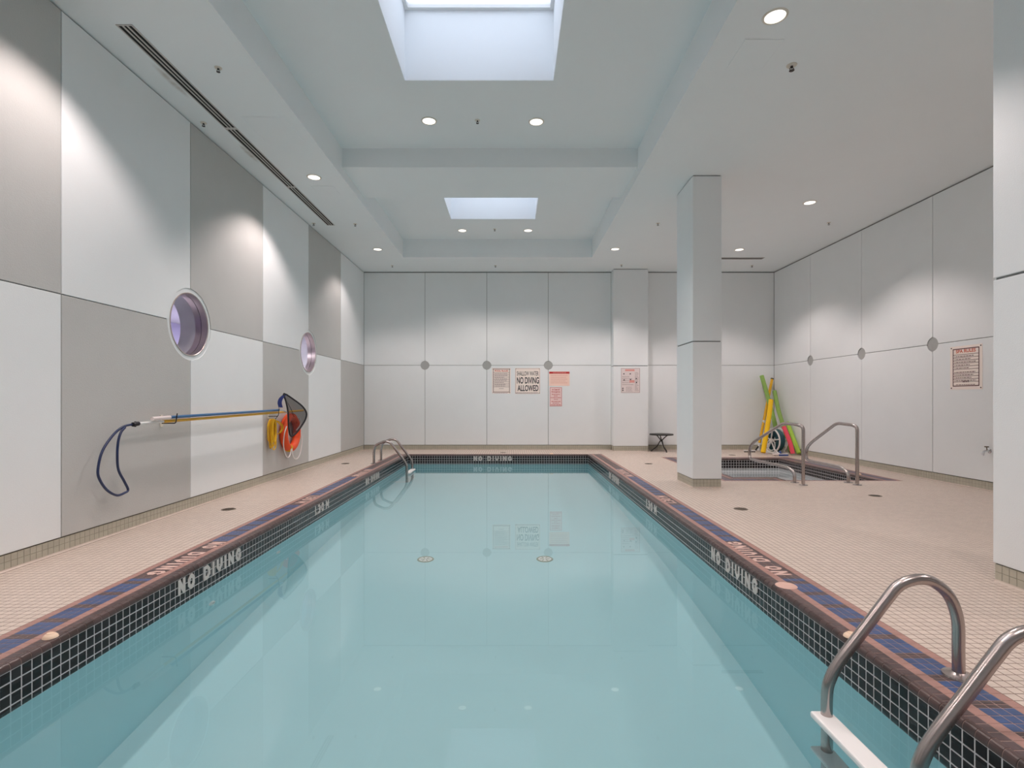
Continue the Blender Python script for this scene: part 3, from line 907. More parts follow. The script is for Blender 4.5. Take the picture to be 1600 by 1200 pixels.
# ------------------------------------------------------------------ ceiling fittings
def make_sprinkler():
    t = thing('fire_sprinkler', '', 'sprinkler', (0, 0, 0), 'ceiling fire sprinklers')
    bm = nb(); lathe(bm, [(0, 0), (0.042, 0), (0.040, -0.006), (0.024, -0.012), (0, -0.012)], (0, 0, 0), 2, 20)
    obj('escutcheon', bm, 'lamp_trim', t, True)
    bm = nb(); lathe(bm, [(0, -0.01), (0.011, -0.01), (0.011, -0.03), (0.007, -0.034), (0, -0.034)], (0, 0, 0), 2, 12)
    tube(bm, fillet([(0.009, 0, -0.03), (0.02, 0, -0.042), (0.004, 0, -0.06)], 0.006, 4), 0.003, 6)
    tube(bm, fillet([(-0.009, 0, -0.03), (-0.02, 0, -0.042), (-0.004, 0, -0.06)], 0.006, 4), 0.003, 6)
    obj('body', bm, 'dark_metal', t, True)
    bm = nb(); lathe(bm, [(0, -0.058), (0.021, -0.060), (0.021, -0.063), (0, -0.063)], (0, 0, 0), 2, 14)
    obj('deflector', bm, 'dark_metal', t)
    return t
SPR = [(-2.709, 4.91, ZC, 'ceiling sprinkler near the top left, between slot diffuser and coffer, largest looking on the left'),
       (-3.41, 5.885, ZC, 'ceiling sprinkler between the left wall edge and the slot diffuser, nearer one'),
       (-3.437, 9.232, ZC, 'ceiling sprinkler beside the left wall at the far end of the slot diffuser'),
       (-2.724, 9.266, ZC, 'ceiling sprinkler between the two left downlights, beside the coffer'),
       (-2.719, 12.134, ZC, 'ceiling sprinkler near the far left corner of the ceiling'),
       (-0.365, 12.134, ZC, 'ceiling sprinkler near the far wall, above the signs'),
       (2.503, 12.076, ZC, 'ceiling sprinkler close in front of the pilaster top'),
       (2.571, 4.872, ZC, 'ceiling sprinkler with a wide plate near the top right, largest looking on the right'),
       (5.497, 9.199, ZC, 'ceiling sprinkler over the spa near the right wall'),
       (5.497, 12.134, ZC, 'ceiling sprinkler by the far slot diffuser, right of the column'),
       (2.547, 9.232, ZC, 'ceiling sprinkler just left of the square column top'),
       (-0.419, 6.566, ZT, 'coffer sprinkler between the two downlights in front of the beam'),
       (-0.337, 10.746, ZT, 'coffer sprinkler between the two downlights beyond the far skylight')]
proto = make_sprinkler()
for i, (x, y, z, lab) in enumerate(SPR):
    o = proto if i == 0 else copy_tree(proto)
    o.location = (x, y, z); o['label'] = lab
    o.scale = (1.1, 1.1, 0.8) if 'wide plate' in lab else (.8, .8, .62)

def diffuser(label, x0, x1, y0, y1, along, n=3):
    """a linear slot diffuser: frame, dark slots, thin blades"""
    t = thing('slot_diffuser', label, 'air vent', ((x0 + x1) / 2, (y0 + y1) / 2, ZC), 'ceiling slot diffusers')
    z0, z1 = ZC - 0.006, ZC
    bm = nb()
    e = 0.012
    box(bm, x0, x0 + e, y0, y1, z0, z1); box(bm, x1 - e, x1, y0, y1, z0, z1)
    box(bm, x0 + e, x1 - e, y0, y0 + e, z0, z1); box(bm, x0 + e, x1 - e, y1 - e, y1, z0, z1)
    obj('frame', bm, 'vent_frame', t)
    obj('dark_slot', box(nb(), x0 + e, x1 - e, y0 + e, y1 - e, ZC - 0.0012, ZC - 0.0002), 'vent_dark', t)
    for k in range(1, n):
        if along == 'y':
            c = x0 + e + (x1 - x0 - 2 * e) * k / n
            obj('blade', box(nb(), c - 0.007, c + 0.007, y0 + e, y1 - e, z0, ZC - 0.001), 'vent_frame', t)
        else:
            c = y0 + e + (y1 - y0 - 2 * e) * k / n
            obj('blade', box(nb(), x0 + e, x1 - e, c - 0.007, c + 0.007, z0, ZC - 0.001), 'vent_frame', t)
diffuser('black slotted linear vent by the left wall, farthest length of the row', -3.235, -3.10, 7.66, 9.33, 'y')
diffuser('black slotted linear vent by the left wall, middle length of the row', -3.235, -3.10, 6.01, 7.645, 'y')
diffuser('black slotted linear vent at the top left, nearest length of the row', -3.235, -3.10, 4.34, 5.995, 'y')
diffuser('dark slot vent in the ceiling behind the square column', 3.9, 5.46, 11.44, 11.58, 'x', 2)

def access_panel(label, x0, x1, y0, y1):
    t = thing('access_panel', label, 'access panel', ((x0 + x1) / 2, (y0 + y1) / 2, ZC), 'ceiling access panels')
    g = 0.004
    bm = nb()
    for b4 in ((x0 - .012, x0 - g, y0 - .012, y1 + .012), (x1 + g, x1 + .012, y0 - .012, y1 + .012), (x0 - g, x1 + g, y0 - .012, y0 - g), (x0 - g, x1 + g, y1 + g, y1 + .012)):
        box(bm, *b4, ZC - 0.002, ZC)
    obj('frame', bm, 'ceiling_paint', t)
    obj('door', box(nb(), x0, x1, y0, y1, ZC - 0.004, ZC), 'ceiling_paint', t)
access_panel('white square ceiling access panel between the left vents and the coffer, larger looking one', -2.925, -2.46, 5.76, 6.28)
access_panel('small white ceiling access panel just beyond the left wall downlight', -2.87, -2.56, 7.62, 7.92)
access_panel('white ceiling access panel at the top edge, right of the coffer', 1.99, 2.32, 4.52, 4.91)

# ------------------------------------------------------------------ pool ladders
RAIL = [(.255, 0.0), (.254, .12), (.250, .245), (.214, .345), (.152, .402), (.097, .419), (.038, .411), (-.012, .385), (-.062, .326), (-.16, .197), (-.257, .07), (-.303, -.012), (-.318, -.09), (-.318, -.3), (-.318, -.62), (-.318, -1.05)]
def ladder(label, wx, sg, y0, y1, dx=0.0):
    t = thing('pool_ladder', label, 'ladder', (wx + sg * .255, (y0 + y1) / 2, 0), 'steel pool ladders')
    for y in (y0, y1):
        bm = nb(); tube(bm, catmull([(wx + sg * (s + (dx if s > .2 else 0)), y, z + 0.001) for s, z in RAIL], 6), 0.0235, 18)
        r = obj('handrail', bm, 'steel', t, True)
        bm = nb(); lathe(bm, [(0.024, 0.001), (0.062, 0.001), (0.060, 0.008), (0.034, 0.014), (0.024, 0.02)], (wx + sg * (.255 + dx), y, 0), 2, 24)
        obj('flange', bm, 'steel', r, True)
        bm = nb(); tube(bm, [(wx + sg * -.318, y, -1.0), (wx + sg * -0.003, y, -1.0)], 0.02, 10)
        obj('bumper', bm, 'white_plastic', r, True)
    for z in (-.168, -.44, -.71, -.98):
        xa, xb = sorted((wx - sg * .375, wx - sg * .285))
        bm = nb(); box(bm, xa, xb, min(y0, y1) - 0.012, max(y0, y1) + 0.032, z - 0.028, z, 0.008)
        obj('step', bm, 'white_plastic', t)
ladder('steel pool ladder with white steps, close by at the lower right corner', PXR, 1, 1.794, 2.31)
ladder('steel pool ladder at the far left end of the pool', PXL, -1, 10.0, 10.55, 0.05)

# ------------------------------------------------------------------ spa handrails
def spa_rail(label, x, yr, xr):
    t = thing('spa_handrail', label, 'handrail', (x, 7.6, 0), 'steel spa handrails')
    q = lambda y: x + (xr - x) * (y - 7.5) / 1.6
    pts = [(7.49, 0.0), (7.49, .815), (7.6, .84), (8.02, .85), (yr - .15, .49), (yr, .38), (yr, .20), (yr - .14, .185), (7.9, .20), (7.71, .14), (7.71, 0.0)]
    P3 = [(q(y), y, z + 0.001) for y, z in pts]
    bm = nb(); tube(bm, fillet(P3, 0.11, 7), 0.0235, 16)
    obj('tube', bm, 'steel', t, True)
    for y in (7.49, 7.71):
        bm = nb(); lathe(bm, [(0.024, 0.001), (0.058, 0.001), (0.056, 0.008), (0.032, 0.013), (0.024, 0.018)], (q(y), y, 0), 2, 22)
        obj('flange', bm, 'steel', t, True)
spa_rail('bent steel handrail of the spa, left one of the two', 4.115, 9.12, 4.09)
spa_rail('bent steel handrail of the spa, right one of the two', 4.877, 8.95, 4.98)

# ------------------------------------------------------------------ drains and caps
def make_drain():
    t = thing('floor_drain', '', 'floor drain', (0, 0, 0), 'round deck drains')
    bm = nb(); lathe(bm, [(0.056, 0.0005), (0.056, 0.004), (0.072, 0.0035), (0.075, 0.0005)], (0, 0, 0), 2, 24, True)
    obj('rim', bm, 'bronze', t, True)
    bm = nb(); lathe(bm, [(0, 0.0005), (0.055, 0.0005), (0.055, 0.001), (0, 0.001)], (0, 0, 0), 2, 24)
    obj('sump', bm, 'vent_dark', t)
    bm = nb()
    for k in range(-3, 4):
        x = k * 0.016; h = math.sqrt(0.055 ** 2 - x * x)
        box(bm, x - 0.0045, x + 0.0045, -h, h, 0.001, 0.0034)
    obj('grate', bm, 'bronze', t)
    return t
DR = [(-3.102, 5.825, 'round bronze deck drain in the left deck, nearer one'), (-3.13, 10.02, 'round bronze deck drain in the left deck, farther one, beyond the life ring'),
      (-0.189, 12.10, 'round bronze deck drain at the foot of the far wall'), (2.582, 9.99, 'round bronze deck drain between the pool and the round table'),
      (2.525, 5.845, 'round bronze deck drain in front of the square column'), (4.557, 6.653, 'round bronze deck drain in front of the spa handrails'),
      (4.80, 11.55, 'round bronze deck drain between the spa and the far wall')]
proto = make_drain()
for i, (x, y, lab) in enumerate(DR):
    o = proto if i == 0 else copy_tree(proto)
    o.location = (x, y, 0); o['label'] = lab

def cap(label, x, y, r, m, h=0.022):
    t = thing('anchor_cap', label, 'cap', (x, y, 0), 'plastic covers set in the pool borders')
    bm = nb(); lathe(bm, [(0, h), (r * .35, h * .97), (r * .7, h * .75), (r * .92, h * .4), (r, 0.0006), (0, 0.0006)], (x, y, 0), 2, 24)
    obj('dome', bm, m, t, True)
    bm = nb(); lathe(bm, [(r * .40, h * .95), (r * .45, h * 1.06), (r * .52, h * .92)], (x, y, 0), 2, 24)
    obj('ridge', bm, m, t, True)
cap('cream plastic cap on the left pool border at lower left', PXL - .045, 2.685, 0.034, 'cream_plastic')
cap('cream plastic cap on the right pool border, half behind the near handrail', PXR + .03, 2.692, 0.034, 'cream_plastic')
cap('wide pink round cover beside the NO DIVING deck letters on the right', PXR + .085, 3.43, 0.066, 'pink_plastic', 0.012)
cap('small cream cap at the far end edge of the pool', 0.889, PY1 + .05, 0.05, 'cream_plastic')
cap('cream cap on the right corner of the spa border', SX1 + .12, 8.55, 0.04, 'cream_plastic')
cap('cream cap on the left border of the spa, next to the column', SX0 - .08, 8.66, 0.04, 'cream_plastic')

# fittings under water
def main_drain(label, x, y):
    t = thing('main_drain', label, 'pool drain', (x, y, ZB), 'main drains in the pool bottom')
    bm = nb(); lathe(bm, [(0.075, 0.001), (0.075, 0.014), (0.09, 0.012), (0.095, 0.001)], (x, y, ZB), 2, 28, True)
    a = obj('ring', bm, 'drain_ring', t, True)
    bm = nb(); lathe(bm, [(0, 0.001), (0.075, 0.001), (0.075, 0.006), (0, 0.010)], (x, y, ZB), 2, 28)
    b = obj('cover', bm, 'white_plastic', t, True)
    bm = nb()
    for k in range(6):
        c, s = math.cos(k * PI / 3), math.sin(k * PI / 3)
        tube(bm, [(x + c * .02, y + s * .02, ZB + .012), (x + c * .06, y + s * .06, ZB + .009)], 0.006, 6)
    d = obj('star_slot', bm, 'drain_ring', t)
    for q in (a, b, d): q.cycles.is_caustics_receiver = True
main_drain('round main drain on the pool bottom, left one', -0.974, 6.03)
main_drain('round main drain on the pool bottom, right one', 0.38, 6.05)
def inlet(label, y, z):
    t = thing('return_inlet', label, 'pool inlet', (PXL, y, z), 'inlets in the pool wall')
    bm = nb(); lathe(bm, [(0.012, 0.004), (0.018, 0.014), (0.034, 0.010), (0.038, -0.001), (0.012, -0.001)], (PXL, y, z), 0, 20, True)
    obj('ring', bm, 'white_plastic', t, True).cycles.is_caustics_receiver = True
    bm = nb(); lathe(bm, [(0, 0.001), (0.012, 0.001), (0.012, 0.004), (0, 0.004)], (PXL, y, z), 0, 14)
    obj('nozzle', bm, 'dark_metal', t)
inlet('small white return inlet under water in the left pool wall, nearer one', 4.05, -0.62)
inlet('small white return inlet under water in the left pool wall, farther one', 5.2, -0.50)

# ------------------------------------------------------------------ side table
t = thing('side_table', 'small round dark metal table with bent legs beside the pilaster', 'table', (3.49, 12.36, 0))
bm = nb(); lathe(bm, [(0, .412), (.262, .412), (.268, .407), (.268, .392), (.262, .388), (.25, .394), (0, .394)], (3.49, 12.36, 0), 2, 36)
obj('table_top', bm, 'dark_metal', t, True)
bm = nb(); lathe(bm, [(.255, .413), (.27, .414), (.272, .384), (.258, .384)], (3.49, 12.36, 0), 2, 36, True)
obj('rim', bm, 'dark_metal', t, True)
for k in range(3):
    a = math.radians(-75 + 120 * k)
    f = lambda r, z, da: (3.49 + r * math.cos(a + da), 12.36 + r * math.sin(a + da), z)
    bm = nb(); tube(bm, catmull([f(.16, .394, PI * .9), f(.10, .35, PI * .9), f(.03, .28, PI * .85), f(.03, .24, .2), f(.10, .12, 0), f(.225, .014, 0)], 6), 0.012, 10)
    l_ = obj('leg', bm, 'dark_metal', t, True)
    bm = nb(); lathe(bm, [(0, .002), (.018, .002), (.018, .016), (0, .022)], f(.225, 0, 0), 2, 12)
    obj('foot', bm, 'net_rim', l_, True)
bm = nb(); lathe(bm, [(0, .235), (.03, .235), (.03, .285), (0, .285)], (3.49, 12.36, 0), 2, 16)
obj('hub', bm, 'dark_metal', t, True)

# ------------------------------------------------------------------ rescue gear on the left wall
def hook(label, y, z, up):
    t = thing('wall_hook', label, 'hook', (XL, y, z), 'pole hooks on the left wall')
    bm = nb(); box(bm, XL + 0.0005, XL + 0.01, y - .02, y + .02, z - .07, z + .05, 0.003)
    obj('plate', bm, 'lamp_trim', t)
    bm = nb(); tube(bm, fillet([(XL + .008, y, z - .035), (XL + .15, y, z - .035), (XL + .165, y, z + up)], .02, 5), 0.0055, 8)
    obj('prong', bm, 'net_rim', t, True)
hook('small dark wall hook under the left end of the poles', 5.35, 1.0, .065)
hook('small dark wall hook under the right end of the poles', 7.70, 1.0, .065)

t = thing('rescue_hook', 'yellow pole with a dark blue loop crook hung along the left wall', 'rescue pole', (-3.42, 6.8, 1.0))
yp = lambda y: .984 + (y - 4.83) * .0115
bm = nb(); tube(bm, [(-3.42, 5.22, yp(5.22)), (-3.42, 8.72, yp(8.72))], 0.0155, 12)
obj('pole', bm, 'yellow_pole', t, True)
bm = nb(); tube(bm, [(-3.42, 4.84, yp(4.84)), (-3.42, 5.22, yp(5.22))], 0.0125, 12)
obj('pole_end', bm, 'white_plastic', t, True)
bm = nb(); tube(bm, [(-3.42, 4.80, .978), (-3.42, 4.87, .984)], 0.02, 12); tube(bm, [(-3.42, 4.83, .955), (-3.42, 4.83, 1.005)], 0.008, 8)
obj('clamp', bm, 'net_rim', t, True)
CR = [(4.833, .981), (4.70, .965), (4.581, .902), (4.455, .771), (4.407, .621), (4.428, .533), (4.508, .434), (4.618, .371), (4.713, .377), (4.753, .398), (4.706, .48), (4.637, .591), (4.607, .723), (4.618, .838), (4.65, .915), (4.70, .958)]
bm = nb(); tube(bm, catmull([(-3.43 + (0.012 if i > 11 else 0), y, z) for i, (y, z) in enumerate(CR)], 6), 0.0105, 10)
obj('crook', bm, 'navy_tube', t, True)

t = thing('leaf_net', 'blue pole carrying a black mesh leaf net, hung above the yellow pole', 'pool net', (-3.40, 6.8, 1.03))
bm = nb(); tube(bm, [(-3.395, 5.28, 1.028), (-3.395, 7.75, 1.052)], 0.0155, 12)
obj('pole', bm, 'blue_pole', t, True)
bm = nb(); tube(bm, [(-3.395, 5.02, 1.022), (-3.395, 5.28, 1.028)], 0.018, 12)
obj('grip', bm, 'sign_white', t, True)
RIM = [(-3.326, 7.771, 1.293), (-3.231, 7.944, 1.19), (-3.167, 8.06, 1.099), (-3.134, 8.12, 1.006), (-3.14, 8.109, 0.915), (-3.173, 8.05, 0.816), (-3.225, 7.955, 0.701), (-3.27, 7.872, 0.667), (-3.287, 7.841, 0.806), (-3.293, 7.831, 1.023), (-3.31, 7.801, 1.18)]
RC = catmull(RIM, 4, True)
bm = nb(); tube(bm, RC, 0.0125, 8, True)
obj('net_rim', bm, 'net_rim', t, True)
# the bag: rings that shrink and sag away behind the rim
ctr = sum(RC, Vector()) / len(RC)
bm = nb(); rings = []
for k in range(6):
    f = k / 6
    sag = Vector((-0.03, 0.10, -0.05)) * math.sin(f * PI / 2)
    rings.append([bm.verts.new(ctr + (p - ctr) * (1 - f ** 1.4) + sag + Vector((random.uniform(-.006, .006),) * 3)) for p in RC])
for a, b in zip(rings, rings[1:]):
    for i in range(len(RC)):
        j = (i + 1) % len(RC); bm.faces.new((a[i], a[j], b[j], b[i]))
bm.faces.new(rings[-1])
obj('net_bag', bm, 'net_mesh', t, True)
bm = nb()
BL = catmull([(-3.326, 7.771, 1.285), (-3.345, 7.737, 1.262), (-3.368, 7.695, 1.22), (-3.378, 7.675, 1.16), (-3.370, 7.69, 1.09)], 5)
for s in (0,): 
    V = [[bm.verts.new(p + Vector((dx_, dy_, 0))) for dx_, dy_ in ((0, 0), (.04, .05), (.036, .056), (-.004, .006))] for p in BL]
    for a, b in zip(V, V[1:]):
        for i in range(4): bm.faces.new((a[i], a[(i + 1) % 4], b[(i + 1) % 4], b[i]))
    bm.faces.new(V[0]); bm.faces.new(V[-1][::-1])
obj('scoop_edge', bm, 'blue_plastic', t, True)
bm = nb(); tube(bm, fillet([(-3.395, 7.72, 1.052), (-3.36, 7.78, 1.05), (-3.30, 7.83, 1.02)], .03), 0.011, 8); tube(bm, [(-3.378, 7.73, 1.06), (-3.366, 7.695, 1.1)], 0.008, 8)
obj('bracket', bm, 'chrome', t, True)

t = thing('life_ring', 'orange ring buoy with white grab line hanging on the left wall', 'life ring', (XL + .07, 8.33, .698))
bm = nb()
RY, RZ = 8.33, .690
tube(bm, [(XL + .066, RY + .245 * math.cos(a), RZ + .245 * math.sin(a)) for a in [2 * PI * k / 40 for k in range(40)]], 0.06, 14, True)
obj('ring', bm, 'orange_buoy', t, True)
for k, ang in enumerate((250, 340, 160, 70)):
    a = math.radians(ang)
    c = Vector((XL + .066, RY + .245 * math.cos(a), RZ + .245 * math.sin(a)))
    d = Vector((0, -math.sin(a), math.cos(a)))
    bm = nb(); tube(bm, [c - d * .028, c + d * .028], 0.0625, 14)
    obj('band', bm, 'yellow_rope' if k == 0 else 'orange_buoy', t, True)
def swag(p0, mid, p1):
    bm = nb(); tube(bm, catmull([p0, *mid, p1], 6), 0.008, 8); obj('grab_line', bm, 'white_rope', t, True)
X_ = XL + .12
swag((X_, 8.06, .80), [(X_, 7.98, .69), (X_, 7.95, .52), (X_, 8.02, .38), (X_, 8.11, .325), (X_, 8.19, .36)], (X_, 8.235, .455))
swag((X_, 8.25, .455), [(X_, 8.29, .33), (X_, 8.40, .265), (X_, 8.54, .30), (X_, 8.62, .42), (X_, 8.655, .56)], (X_, 8.60, .68))
swag((X_ + .015, 8.50, .91), [(X_ + .02, 8.55, .85), (X_ + .02, 8.50, .78)], (X_, 8.42, .72))

t = thing('rope_coil', 'coil of yellow rope hanging from the poles beside the life ring', 'rope', (XL + .08, 7.72, .46))
bm = nb()
for k in range(11):
    w = random.uniform(.03, .085); zb_ = random.uniform(.455, .62); x = XL + random.uniform(.03, .11); yc = 7.70 + random.uniform(-.03, .03)
    tube(bm, catmull([(x, yc, .91 + random.uniform(-.01, .02)), (x, yc - w * .8, .84), (x + .008, yc - w, .68), (x, yc - w * .6, zb_ + .03), (x, yc, zb_), (x, yc + w * .7, zb_ + .05), (x - .008, yc + w, .72), (x, yc + w * .7, .86)], 4, True), 0.008, 6, True)
obj('hank', bm, 'yellow_rope', t, True)
bm = nb(); tube(bm, catmull([(XL + .10, 7.72, .90), (XL + .11, 7.85, .87), (XL + .12, 7.93, .80), (XL + .11, 7.90, .73), (XL + .10, 7.80, .70)], 6), 0.008, 6)
tube(bm, catmull([(XL + .12, 7.74, .88), (XL + .13, 7.83, .83), (XL + .12, 7.88, .77), (XL + .12, 7.82, .72)], 6), 0.008, 6)
obj('loose_turn', bm, 'yellow_rope', t, True)
bm = nb(); tube(bm, [(XL + .09, 7.70, .90), (XL + .15, 7.70, .975)], 0.005, 6)
obj('tie', bm, 'net_rim', t)

# ------------------------------------------------------------------ float toys and gear in the far right corner
def noodle(label, pts, r, m, hole=True):
    P = catmull(pts, 8)
    t = thing('pool_noodle', label, 'pool noodle', tuple(P[-1]), 'foam noodles in the far corner')
    bm = nb(); tube(bm, P, r, 14)
    obj('foam', bm, m, t, True)
    d = (P[0] - P[1]).normalized()
    bm = nb(); tube(bm, [P[0] - d * .01, P[0] + d * .0015], r * .28, 10)
    obj('bore', bm, 'vent_dark', t)
noodle('tall green foam noodle leaning across the corner, its top bent to the left', [(5.912, 12.55, 1.775), (6.006, 12.4, 1.2), (6.085, 12.25, .61), (6.13, 12.15, .05)], .046, 'foam_green')
noodle('yellow foam noodle standing in front of the others', [(5.88, 12.03, 1.2), (5.73, 11.85, .72), (5.525, 11.66, .046)], .050, 'foam_yellow')
noodle('curved green foam noodle against the right wall, behind the red one', [(6.165, 12.45, 1.41), (6.155, 12.25, .979), (6.185, 12.1, .64), (6.235, 11.98, .30), (6.235, 11.86, .05)], .044, 'foam_green')
noodle('lime foam noodle nearest the right wall, lowest end towards the spa', [(6.19, 11.92, .70), (6.225, 11.74, .36), (6.235, 11.52, .046)], .044, 'foam_lime')
noodle('red foam noodle bent over the hose reel', [(5.93, 11.57, .625), (6.01, 11.47, .30), (6.05, 11.42, .046)], .044, 'foam_red')

t = thing('brush_pole', 'thin yellow pole with grey cap and white foot, behind the noodles', 'pole', (5.743, 12.35, 0))
bm = nb(); tube(bm, [(6.183, 12.6, 1.69), (5.775, 12.365, .20)], .030, 12); obj('shaft', bm, 'orange_pole', t, True)
bm = nb(); tube(bm, [(6.19, 12.604, 1.715), (6.183, 12.6, 1.69)], .034, 12); obj('cap', bm, 'dark_metal', t, True)
bm = nb(); tube(bm, [(5.775, 12.365, .20), (5.74, 12.345, .03)], .026, 12); obj('foot', bm, 'white_plastic', t, True)
bm = nb(); tube(bm, [(5.905, 12.44, .66), (5.92, 12.449, .72)], .034, 12); obj('tie', bm, 'white_rope', t, True)

# hose reel: two spoked side plates on feet with a dark hose wound between
rx, ry, rz_ = 5.83, 11.92, .290
t = thing('hose_reel', 'white spoked reel wound with dark teal hose, on the floor in the corner', 'hose reel', (rx, ry, 0), rotz=math.radians(14))
for s, xx in ((0, 0.0), (1, .20)):
    bm = nb()
    tube(bm, [(xx, .265 * math.cos(a), rz_ + .265 * math.sin(a)) for a in [2 * PI * k / 36 for k in range(36)]], .017, 8, True)
    tube(bm, [(xx, .12 * math.cos(a), rz_ - .10 + .12 * math.sin(a)) for a in [2 * PI * k / 24 for k in range(24)]], .012, 6, True)
    for k in range(5):
        a = PI * 2 * k / 5 + .45
        tube(bm, [(xx, 0, rz_), (xx, .262 * math.cos(a), rz_ + .262 * math.sin(a))], .014, 8)
    lathe(bm, [(0, -.02), (.05, -.02), (.05, .02), (0, .02)], (xx, 0, rz_), 0, 16)
    obj('side_wheel', bm, 'white_plastic', t, True, local=True)
    bm = nb()
    tube(bm, fillet([(xx, -.22, .018), (xx, -.10, .10), (xx, 0, rz_)], .04), .016, 8)
    tube(bm, fillet([(xx, .22, .018), (xx, .10, .10), (xx, 0, rz_)], .04), .016, 8)
    tube(bm, [(xx, -.28, .018), (xx, .28, .018)], .018, 8)
    obj('foot_frame', bm, 'white_plastic', t, True, local=True)
bm = nb(); lathe(bm, [(.03, .02), (.03, .18)], (0, 0, rz_), 0, 16)
obj('axle', bm, 'dark_metal', t, True, local=True)
bm = nb()
P = []
for L_ in range(4):
    for k in range(5 * 14 + 1):
        a = 2 * PI * k / 14; f = k / 70
        P.append((.045 + .11 * (f if L_ % 2 == 0 else 1 - f), (.12 + .038 * L_) * math.cos(a), rz_ + (.12 + .038 * L_) * math.sin(a)))
tube(bm, P, .021, 7)
obj('hose', bm, 'teal_hose', t, True, local=True)

t = thing('vacuum_head', 'flat white and blue pool vacuum head lying by the red noodle', 'vacuum head', (5.79, 11.43, 0))
bm = nb(); box(bm, 5.64, 5.94, 11.36, 11.50, .012, .045, .01); obj('body', bm, 'sign_white', t)
bm = nb(); tube(bm, [(5.80, 11.43, .045), (5.80, 11.48, .09)], .02, 10); obj('swivel', bm, 'navy_cloth', t, True)
bm = nb(); box(bm, 5.72, 5.92, 11.345, 11.361, .002, .04, .003); obj('bumper', bm, 'navy_cloth', t)
for xx in (5.67, 5.91):
    bm = nb(); lathe(bm, [(0, -.012), (.016, -.012), (.016, .012), (0, .012)], (xx, 11.43, .0165), 0, 12); obj('wheel', bm, 'net_rim', t, True)

t = thing('pool_brush', 'grey and white wall brush lying against the far baseboard beside the yellow pole', 'brush', (5.52, 12.2, 0))
bm = nb(); box(bm, 5.33, 5.60, 12.17, 12.21, .028, .05, .006); obj('bar', bm, 'white_plastic', t)
bm = nb()
for k in range(13):
    x = 5.345 + k * .02; tube(bm, [(x, 12.19, .03), (x, 12.18, .002)], .008, 5)
obj('bristles', bm, 'net_rim', t)
bm = nb(); tube(bm, [(5.60, 12.19, .04), (5.66, 12.17, .14)], .018, 10); obj('socket', bm, 'dark_metal', t, True)

t = thing('hose_bib', 'small chrome water tap low on the right wall, by the near column', 'tap', (XR, 6.98, .53))
bm = nb(); lathe(bm, [(0, 0), (.03, 0), (.03, -.008), (.012, -.012), (.012, -.05), (0, -.05)], (XR, 6.98, .53), 0, 16); obj('body', bm, 'chrome', t, True)
bm = nb(); tube(bm, fillet([(XR - .045, 6.98, .53), (XR - .085, 6.98, .525), (XR - .095, 6.98, .47)], .025), .013, 10); obj('spout', bm, 'chrome', t, True)
bm = nb(); tube(bm, [(XR - .04, 6.98, .54), (XR - .045, 6.98, .58)], .006, 8); lathe(bm, [(0, .578), (.024, .578), (.024, .592), (0, .592)], (XR - .045, 6.98, 0), 2, 14); obj('handle', bm, 'bronze', t, True)

# ------------------------------------------------------------------ signs
def board(name, label, pl, u0, u1, v0, v1, m, cat='sign', thick=0.004, screws=False, group=None):
    c = pl.at((u0 + u1) / 2, v0, 0)
    t = thing(name, label, cat, tuple(c), group)
    bm = nb(); rect_on(bm, pl, u0, u1, v0, v1, 0.0004, thick); obj('board', bm, m, t)
    if screws:
        for u in (u0 + .022, u1 - .022):
            for v in (v0 + .022, v1 - .022):
                bm = nb(); n = 10
                poly_prism(bm, pl, [(u + .009 * math.cos(2 * PI * k / n), v + .009 * math.sin(2 * PI * k / n)) for k in range(n)], thick, thick + .003)
                obj('screw', bm, 'dark_metal', t)
    return t
def rows(bm, pl, u0, u1, v_list, hh, n0, seed=1, ragged=.35):
    """rows of unreadable small print: dashes of word length"""
    rr = random.Random(seed)
    for v in v_list:
        u = u0; end = u1 - rr.random() * ragged * (u1 - u0)
        while u < end:
            w = min(rr.uniform(.018, .05), end - u)
            rect_on(bm, pl, u, u + w, v, v + hh, n0, n0 + .0006); u += w + .008

# POOL RULES
u0, u1, v0, v1 = -.463, -.015, 1.353, 1.962
t = board('pool_rules_sign', 'framed POOL RULES sign, leftmost of the signs on the far wall', PBW, u0, u1, v0, v1, 'sign_board', screws=True)
bm = nb(); rim_on(bm, PBW, u0 + .025, u1 - .025, v0 + .03, v1 - .015, .012, .004, .005)
lines = [v1 - .115 - k * (.335 / 8) for k in range(9)]
for v in lines: rect_on(bm, PBW, u0 + .037, u1 - .037, v, v + .006, .004, .005)
obj('border', bm, 'ink_maroon', t)
bm = nb(); text_into(bm, PBW, 'POOL RULES', u0 + .065, v1 - .088, u1 - u0 - .13, .046, .0052, .02); obj('heading', bm, 'ink_orange', t)
bm = nb(); rows(bm, PBW, u0 + .06, u1 - .055, [v + .018 for v in lines[1:]], .011, .004, 3)
rows(bm, PBW, u0 + .17, u0 + .28, [v0 + .115], .012, .004, 4, 0); rows(bm, PBW, u0 + .05, u1 - .06, [v0 + .008], .008, .004, 5, .1)
obj('small_print', bm, 'ink_grey', t)

